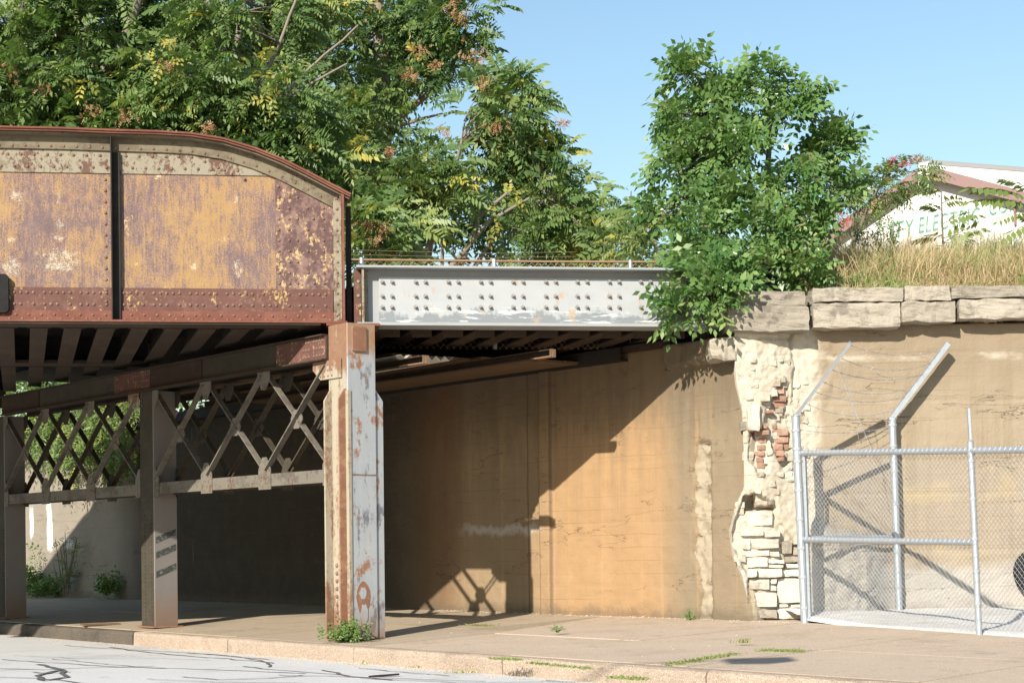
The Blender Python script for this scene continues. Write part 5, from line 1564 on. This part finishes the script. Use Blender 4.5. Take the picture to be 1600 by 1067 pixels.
# ash tree rooted in the wall top
ASH = (.30, 4, .46, .26, .16)
tree('ash_tree', 'bushy bright green ash tree rooted on the wall top at the abutment corner', [[(1190, 478, 22.3), (1185, 380, 22.4), (1150, 180, 22.5)], [(1195, 470, 22.3), (1200, 300, 22.5), (1200, 120, 22.5)], [(1200, 470, 22.4), (1250, 330, 22.6), (1285, 230, 22.7)], [(1185, 475, 22.2), (1110, 380, 22.2), (1070, 270, 22.4)],
      [(1185, 470, 22.1), (1120, 430, 21.4), (1075, 465, 21.0)]],
     [(1195, 118, 45, 32, 22.5), (1160, 150, 70, 50, 22.4), (1165, 230, 60, 60, 22.2), (1255, 160, 25, 20, 22.5), (1115, 150, 40, 45, 22.5), (1220, 190, 60, 60, 22.5), (1130, 230, 80, 70, 22.4), (1072, 220, 40, 55, 22.6), (1285, 240, 50, 55, 22.8), (1230, 290, 70, 60, 22.3), (1150, 320, 80, 60, 22.1), (1092, 320, 60, 60, 22.5), (1250, 380, 55, 50, 22.2), (1170, 400, 90, 50, 21.7), (1090, 400, 50, 50, 22.0),
      (1245, 420, 62, 38, 21.7), (1155, 440, 85, 42, 21.4), (1075, 430, 50, 40, 21.5), (1110, 360, 70, 50, 21.8), (1270, 340, 50, 50, 22.3), (1200, 360, 70, 50, 21.8), (1052, 270, 35, 50, 22.5), (1300, 220, 35, 45, 22.8), (1068, 476, 50, 30, 20.95), (1115, 456, 48, 40, 20.9), (1115, 425, 50, 40, 21.1), (1310, 290, 25, 35, 23), (1062, 180, 22, 22, 22.6), (1080, 110, 22, 20, 22.5), (1030, 330, 24, 22, 22.6)], 66, ASH, None, 'ash', 'bark2', .75, (.56, .11), (), (), 22, .24, 'tree', ((.07, .02), (.07, .02), (.06, .02), (.05, .02), (.04, .012)), 32)
# sumac with red tips behind the ash
tree('sumac_bush', 'thin sumac bush with red tips in front of the white gable', [[(1330, 400, 33), (1350, 320, 33), (1390, 260, 33)], [(1330, 400, 33), (1340, 330, 33), (1330, 290, 33)]],
     [(1340, 300, 40, 40, 33), (1400, 265, 32, 25, 33), (1375, 300, 40, 30, 33), (1320, 340, 40, 35, 33.5)], 13, (.42, 7, .30, .18, .35), None, 'frond_pale', 'bark2', .8, (.4, .25), (), (), 18, .4, 'bush', (.04, .015))
def spray(parent, lst, mm, nm, ll=.11, kk=16):
    for (u, v, r, y) in lst:
        c = np.array(at_y(u, v, y)); rr = r * y / FPX
        PP = c + RNG.normal(0, .42, (kk, 3)) * rr
        V, F, T = fronds(PP, RNG.normal(0, 1, (kk, 3)) + np.array([0, 0, .3]), np.full(kk, ll), 4, .42, .22, .2, RNG.uniform(0, 1, kk))
        leaf_mesh(nm, V, F, T, M[mm], parent, 'stuff')
sm_o = [o for o in COL.objects if o.name == 'sumac_bush'][0]
spray(sm_o, [(1432, 250, 10, 32.4), (1412, 258, 9, 32.4), (1395, 250, 7, 32.4), (1305, 278, 10, 31.8), (1300, 330, 18, 31.8), (1320, 345, 14, 31.8), (1285, 345, 10, 31.8)], 'redleaf', 'red_tip')
# single stemmed sapling with long fronds in front of the lettering
o = thing('sapling', 'lone sapling with long drooping fronds in front of the green lettering', 'sapling', None)
y_ = 25.0
MB().tube([at_y(1475, 452, y_), at_y(1474, 400, y_), at_y(1472, 340, y_), at_y(1471, 300, y_)], [.022, .018, .013, .006], 6).build('trunk', M['bark2'], o)
fb = [(1471, 302, 1440, 268), (1471, 300, 1452, 300), (1472, 318, 1505, 312), (1471, 300, 1430, 300), (1472, 330, 1440, 318), (1473, 350, 1530, 330), (1473, 372, 1430, 372), (1474, 372, 1520, 372), (1474, 385, 1445, 392), (1474, 380, 1500, 388), (1474, 380, 1535, 350)]
Pn = np.array([tuple(at_y(a, b, y_)) for a, b, c, d in fb]); Qn = np.array([tuple(at_y(c, d, y_ + random.uniform(-.3, .3))) for a, b, c, d in fb])
dv = Qn - Pn; Ln = np.linalg.norm(dv, axis=1); dv[:, 2] += .25 * Ln
mbf = MB(); fr_kind = 'stuff'
for p, q in zip(Pn, Qn): mbf.tube([Vector(p), Vector((p + q) / 2) + Vector((0, 0, .05)), Vector(q)], [.006, .005, .003], 4)
mbf.build('frond_stalk', M['bark2'], o, 'stuff')
def frond_parts(Pn, dv, Ln, pairs, leaf, wid, drp, o):
    for i in range(len(Pn)):
        V, F, T = fronds(Pn[i:i + 1], dv[i:i + 1], Ln[i:i + 1], pairs, leaf, wid, drp, RNG.uniform(.3, .85, 1)); leaf_mesh('frond', V, F, T, M['frond_pale'], o)
frond_parts(Pn, dv, Ln * 1.05, 8, .34, .19, .3, o)
# a branch of pinnate fronds reaching in from the right over the fascia
o = thing('sapling', 'sapling at the right edge whose fronds cross the brown fascia', 'sapling', None)
MB().tube([at_y(1640, 455, 24.5), at_y(1630, 380, 24.5), at_y(1612, 310, 24.5)], [.025, .018, .01], 6).build('trunk', M['bark2'], o)
fb = [(1612, 310, 1510, 290), (1612, 318, 1515, 312), (1616, 330, 1560, 345), (1612, 300, 1560, 275), (1620, 345, 1550, 385), (1625, 360, 1590, 330)]
Pn = np.array([tuple(at_y(a, b, 24.5)) for a, b, c, d in fb]); Qn = np.array([tuple(at_y(c, d, 24.3)) for a, b, c, d in fb])
dv = Qn - Pn; Ln = np.linalg.norm(dv, axis=1); dv[:, 2] += .2 * Ln
frond_parts(Pn, dv, Ln, 9, .27, .2, .22, o)

def grass(name, pts, h, wid, tint, lean=.5, kind='stuff', parent=None, m='straw'):
    """tapering bent blades at base points"""
    n = len(pts); P = np.asarray(pts, float)
    hh = h * RNG.uniform(.5, 1.25, n)
    a = RNG.uniform(0, 2 * np.pi, n); ln = RNG.uniform(.1, 1, n) * lean
    d = np.stack([np.cos(a) * ln, np.sin(a) * ln, np.ones(n)], 1); d = unit(d)
    s_ = unit(np.cross(d, RNG.normal(0, 1, (n, 3)))) * (wid * RNG.uniform(.6, 1.3, n))[:, None]
    m1 = P + d * (hh * .55)[:, None]
    tip = P + d * hh[:, None] + np.stack([np.cos(a), np.sin(a), -np.ones(n) * .6], 1) * (hh * ln * .45)[:, None]
    V = np.stack([P - s_, P + s_, m1 + s_ * .8, m1 - s_ * .8, tip], 1).reshape(-1, 3)
    i = np.arange(n)[:, None] * 5
    F = np.concatenate([i + np.array([[0, 1, 2, 3]]), i + np.array([[3, 2, 4, 4]])])
    T = np.repeat(tint, 5)
    me_F = np.concatenate([i + np.array([[0, 1, 2, 3]])]); 
    V2 = V; 
    # tip as thin quad
    tip2 = tip + s_ * .12
    V = np.stack([P - s_, P + s_, m1 + s_ * .8, m1 - s_ * .8, tip, tip2], 1).reshape(-1, 3)
    i = np.arange(n)[:, None] * 6
    F = np.concatenate([i + np.array([[0, 1, 2, 3]]), i + np.array([[3, 2, 5, 4]])])
    T = np.repeat(tint, 6)
    return leaf_mesh(name, V, F, T, M[m], parent, kind)
# dry grass on the bank
pts = []; tn = []; hs = []
rg = np.random.default_rng(5)
while len(pts) < 42000:
    x_ = rg.uniform(3.4, 11); yy = YB + .12 + rg.uniform(0, 1) ** 1.4 * 6
    cl = mnoise.noise((x_ * 1.6, yy * 1.6, 0))
    if cl < -.25 and rg.uniform() < .6: continue
    z = (bank_z(x_, yy) if yy > YB + .35 else 3.62 + .146)
    pts.append((x_, yy, z - .02))
    green = mnoise.noise((x_ * 1.1 + 7, yy * 1.1, 3)) + rg.normal(0, .15)
    tn.append(float(np.clip(.35 + .2 * rg.normal() if green < .16 else rg.uniform(.8, 1), 0, 1)))
    hs.append(.47 + .46 * max(0, cl) + .16 * rg.uniform())
hs = np.array(hs) * np.clip((np.array(pts)[:, 1] - YB) / 1.4, .30, 1.0)
o = grass('dry_grass', pts, hs, .006, np.array(tn), .75)
# taller stalks and seed heads
pts = [(x_, yy, bank_z(x_, yy)) for x_, yy in ((rg.uniform(3.9, 10.5), YB + rg.uniform(.8, 4.5)) for _ in range(2600)) if mnoise.noise((x_ * .9, yy * .9, 9)) > -.1]
grass('dry_grass', pts, np.full(len(pts), .85), .0045, rg.uniform(.1, .7, len(pts)), .55)
# green weeds among it
pts = [(x_, yy, bank_z(x_, yy)) for x_, yy in ((rg.uniform(3.7, 10.5), YB + rg.uniform(.8, 4.2)) for _ in range(700)) if mnoise.noise((x_ * 1.3 + 3, yy * 1.3, 4)) > .12]
P = np.repeat(np.array(pts), 5, 0) + rg.normal(0, .05, (len(pts) * 5, 3)) + np.array([0, 0, .08])
V, F, T = fronds(P, rg.normal(0, 1, P.shape) + np.array([0, 0, 1.0]), .22 * rg.uniform(.6, 1.3, len(P)), 4, .35, .25, .2, rg.uniform(.1, .9, len(P)))
leaf_mesh('ground_cover', V, F, T, M['weed'], None, 'stuff')
# grey-green weed stems at the left foot of the gable
o = thing('weed_plant', 'dark stemmed weed clump rising out of the dry grass below the gable', 'weed', None)
mbs = MB(); PP = []
for k in range(16):
    a = at_y(random.uniform(1335, 1395), 400, 25.2); b = a + Vector((random.uniform(-.25, .25), random.uniform(-.2, .2), random.uniform(.3, .65)))
    mbs.tube([a, a.lerp(b, .5) + Vector((.02, 0, 0)), b], [.006, .005, .003], 4)
    for j in range(10): PP.append(tuple(a.lerp(b, random.uniform(.3, 1))))
mbs.build('stem', M['bark2'], o, 'stuff')
PP = np.array(PP); V, F, T = fronds(PP, rg.normal(0, 1, PP.shape) + np.array([0, 0, .5]), np.full(len(PP), .12), 3, .5, .22, .2, rg.uniform(0, .5, len(PP))); leaf_mesh('foliage', V, F, T, M['weed'], o, 'stuff')

# weed at the foot of the near column
def weed(name, label, c, r, h, n_, ll, m='weed', group=None, cat='weed'):
    o = thing(name, label, cat, None, group)
    c = np.array(c); k = n_
    P = c + np.stack([rg.normal(0, .45, k) * r, rg.normal(0, .3, k) * r, np.abs(rg.normal(0, .45, k)) * h], 1)
    V, F, T = fronds(P, rg.normal(0, .6, (k, 3)) + np.array([0, 0, .8]), ll * rg.uniform(.6, 1.3, k), 3, .45, .28, .15, rg.uniform(.1, .95, k))
    leaf_mesh('foliage', V, F, T, M[m], o, 'stuff')
    mbs = MB()
    for q in range(7):
        p = P[rg.integers(0, k)]; mbs.tube([Vector((c[0] + (p[0] - c[0]) * .4, c[1] + (p[1] - c[1]) * .4, c[2] - .02)), Vector(p)], .004, 4)
    mbs.build('stem', M['weed'], o, 'stuff')
    return o
weed('weed_plant', 'leafy green weed at the foot of the sunlit column', at_z(542, 1000, .0), .24, .20, 200, .11)
weed('weed_plant', 'small pale weed at the base of the broken concrete strip', at_z(1078, 968, .14), .06, .12, 26, .06)
weed('weed_plant', 'small tuft by the joint of the pavement under the bridge', at_z(870, 985, .1), .10, .03, 20, .06)
def tuft(label, u, v, z, r, h, n_, t=(.8, 1)):
    c = at_z(u, v, z); p = np.array(c) + np.stack([rg.normal(0, r, n_), rg.normal(0, r * .5, n_), np.zeros(n_)], 1)
    o = grass('grass_tuft', p, np.full(n_, h), .004, rg.uniform(t[0], t[1], n_), .8, None)
    return tag(o, label, 'grass tuft', 'grass tufts along the kerb')
kz = ROADZ + .0
for (u, v, r, h, n_, lab) in ((345, 1012, .05, .20, 26, 'tall thin grass tuft standing against the kerb'), (312, 1014, .07, .05, 40, 'low grass tuft left of the tall thin tuft at the kerb'), (432, 1023, .12, .09, 50, 'grass tuft below the dark chipped kerb stone'),
                            (503, 1029, .08, .07, 60, 'yellow green tuft at the kerb left of the near column'), (590, 1037, .16, .06, 90, 'long low tuft at the kerb below the near column'), (655, 1043, .10, .05, 50, 'grass tuft at the kerb right of the near column'), (722, 1051, .10, .06, 60, 'grass tuft by the open kerb joint'), (386, 1018, .06, .05, 30, 'small tuft between two kerb tufts under the bridge edge')):
    tuft(lab, u, v, kz, r, h, n_, (.55, 1) if 'yellow' not in lab else (.7, .95))
def flat_patch(label, u0, v0, u1, v1, n_, w):
    a, b = at_z(u0, v0, .05), at_z(u1, v1, .05); t = rg.uniform(0, 1, n_)
    p = np.array(a)[None] * (1 - t[:, None]) + np.array(b)[None] * t[:, None] + rg.normal(0, w, (n_, 3)) * np.array([1, 1, 0])
    p[:, 2] = [pave_z(q) for q in p]
    o = grass('grass_tuft', p, np.full(n_, .035), .005, rg.uniform(.85, 1, n_), 1.4, None, None, 'weed')
    o.name = 'ground_cover'; o['kind'] = 'stuff'
flat_patch('low green growth along the pavement joint near the kerb', 770, 1016, 812, 1018, 260, .04)
flat_patch('thin green line in the joint behind the kerb stones', 825, 1022, 925, 1031, 300, .03)
flat_patch('green and yellow tuft at the kerb joint in the foreground', 960, 1043, 1005, 1046, 260, .05)
flat_patch('larger dull green patch in the aggregate pavement', 1045, 1026, 1150, 1016, 500, .05)
flat_patch('smaller dull green patch beside a bright tuft', 1190, 1013, 1250, 1015, 300, .05)
flat_patch('small green patch on the pavement behind the column shadow', 732, 979, 768, 980, 200, .05)
tuft('bright grass tuft in the aggregate pavement', 1160, 1004, .07, .05, .07, 50)

# growth along the foot and over the top of the far wall
fw = lambda u, v, d=.25: np.array(on_plane(u, v, W.o - W.y * d, W.y))
o = thing('shrub', 'thin shrub growing at the foot of the sunlit far wall', 'shrub', None)
mbs = MB(); PP = []
for k in range(10):
    a = Vector(fw(random.uniform(95, 112), 928)); b = Vector(fw(random.uniform(82, 122), random.uniform(830, 900)))
    mbs.tube([a, a.lerp(b, .5), b], [.014, .01, .005], 4)
    for j in range(13): PP.append(tuple(a.lerp(b, random.uniform(.15, 1.05)) + Vector((random.gauss(0, .07), random.gauss(0, .07), random.gauss(0, .06)))))
mbs.build('stem', M['bark2'], o, 'stuff'); PP = np.array(PP)
V, F, T = fronds(PP, rg.normal(0, 1, PP.shape) + np.array([0, 0, .4]),   .15 * rg.uniform(.6, 1.3, len(PP)), 4, .36, .24, .2, rg.uniform(.2, .9, len(PP))); leaf_mesh('foliage', V, F, T, M['weed'], o, 'stuff')
for (u, v, r, h, nn, lab) in ((48, 928, .30, .8, 160, 'pale green weeds at the far wall beside the left column'), (75, 930, .5, .35, 160, 'low pale weeds at the foot of the far wall'), (170, 928, .3, .35, 120, 'shaded weeds at the far wall foot')):
    c = fw(u, v); weed('weed_plant', lab, c, r, h, nn, .2)
for (lob, lab) in (([(90, 690, 60, 55, 36.0), (60, 660, 50, 40, 37.0)], 'green creeper hanging over the far wall top at the left'), ([(150, 700, 45, 50, 34.5), (190, 690, 40, 60, 33.5)], 'yellowing creeper hanging over the far wall beside the striped column')):
    Cc = []
    for (u, v, ru, rv, y) in lob:
        for _ in range(26):
            a = random.uniform(0, 6.28); q = random.uniform(0, 1) ** .5
            Cc.append(fw(u + math.cos(a) * q * ru, v + math.sin(a) * q * rv - 10, random.uniform(.1, .5)))
    Cc = np.array(Cc); P = np.repeat(Cc, 12, 0) + rg.normal(0, .16, (len(Cc) * 12, 3))
    V, F, T = fronds(P, rg.normal(0, .5, P.shape) - W_Y if False else rg.normal(0, .6, P.shape) + np.array([-.5, -.5, -.3]), .38 * rg.uniform(.6, 1.2, len(P)), 6, .32, .2, .4, np.clip(rg.normal(.55 if 'yellow' in lab else .35, .25, len(P)), 0, 1))
    o = thing('creeper', lab, 'creeper', None); leaf_mesh('foliage', V, F, T, M['frond_pale'], o, 'stuff')
    mbs = MB()
    for q in range(8):
        a = Vector(Cc[rg.integers(0, len(Cc))]); mbs.tube([a + W.y * .3 + Vector((0, 0, .5)), a], .008, 4)
    mbs.build('stem', M['bark2'], o, 'stuff')
tree('leafy_tree', 'tree leaning over the far wall at the left, seen under the bridge', [[(60, 640, 42), (60, 560, 42)], [(120, 640, 40), (140, 560, 40)]], [(60, 640, 70, 60, 41), (140, 640, 60, 60, 38.5), (190, 640, 40, 60, 37)], 6, FR, TG, depth=.5, stemr=(.1, .06))
# little plants in the wall joints
for (u, v, lab, m) in ((1400, 505, 'tiny green sprig in the joint under the capstones', 'weed'), (1535, 505, 'dry wiry tuft hanging from the capstone joint', 'straw')):
    c = at_y(u, v, YB - .12); p = np.array(c) + rg.normal(0, .07, (40, 3)) * np.array([1.6, .2, .3])
    o = grass('grass_tuft', p, np.full(40, .12), .003, rg.uniform(.2, .6, 40) if m == 'straw' else rg.uniform(.85, 1, 40), 1.6, None)
    tag(o, lab, 'grass tuft')
# grit along the gutter, in the joints and at the wall foot
mb = MB(); rg2 = random.Random(3)
def pebble(p, s):
    a, b, c = s * rg2.uniform(.6, 1.3), s * rg2.uniform(.6, 1.3), s * rg2.uniform(.4, .9)
    mb.add([(p.x - a, p.y, p.z), (p.x, p.y - b, p.z), (p.x + a, p.y + b * .3, p.z), (p.x + a * .2, p.y + b, p.z), (p.x, p.y, p.z + c)], [(0, 1, 4), (1, 2, 4), (2, 3, 4), (3, 0, 4)])
for k in range(900):
    s_ = rg2.uniform(-5.5, 9); q = sv(s_, KD - abs(rg2.gauss(0, .22)) - .01, ROADZ); pebble(q, rg2.uniform(.004, .016))
for k in range(500):
    s_ = rg2.uniform(-6, 6); q = sv(s_, rg2.uniform(KD + .2, 3.9), 0); q.z = pave_z(q); pebble(q, rg2.uniform(.003, .011))
for k in range(400):
    x_ = rg2.uniform(-6, 1.2); q = W.world((x_, -abs(rg2.gauss(0, .12)), 0)); q.z = pave_z(q); pebble(q, rg2.uniform(.005, .02))
mb.build('gravel', M['apron'], None, 'stuff')
# litter
p = at_z(600, 1055, ROADZ + .012)
mb = MB(); pts = [(-.16, -.012), (-.05, -.03), (.05, -.022), (.16, .0), (.14, .02), (.02, .018), (-.1, .016)]
mb.prism(pts, 2, 0, .018); o = mb.build('rubber_scrap', M['black']); o.location = (p.x, p.y, ROADZ + .006); o.rotation_euler = (0, R(-3), R(8)); tag(o, 'black scrap of rubber lying on the road by the kerb', 'litter')
c = at_z(157, 969, .06)
o = MB().box((-.28, -.12, 0), (.28, .12, .02)).build('cardboard_scrap', M['boards']); o.location = (c.x, c.y, pave_z(c) + .012); o.rotation_euler = (0, 0, .5); tag(o, 'flat scrap lying on the shaded pavement left of the striped column', 'litter')
c = fw(337, 738, 2.2)
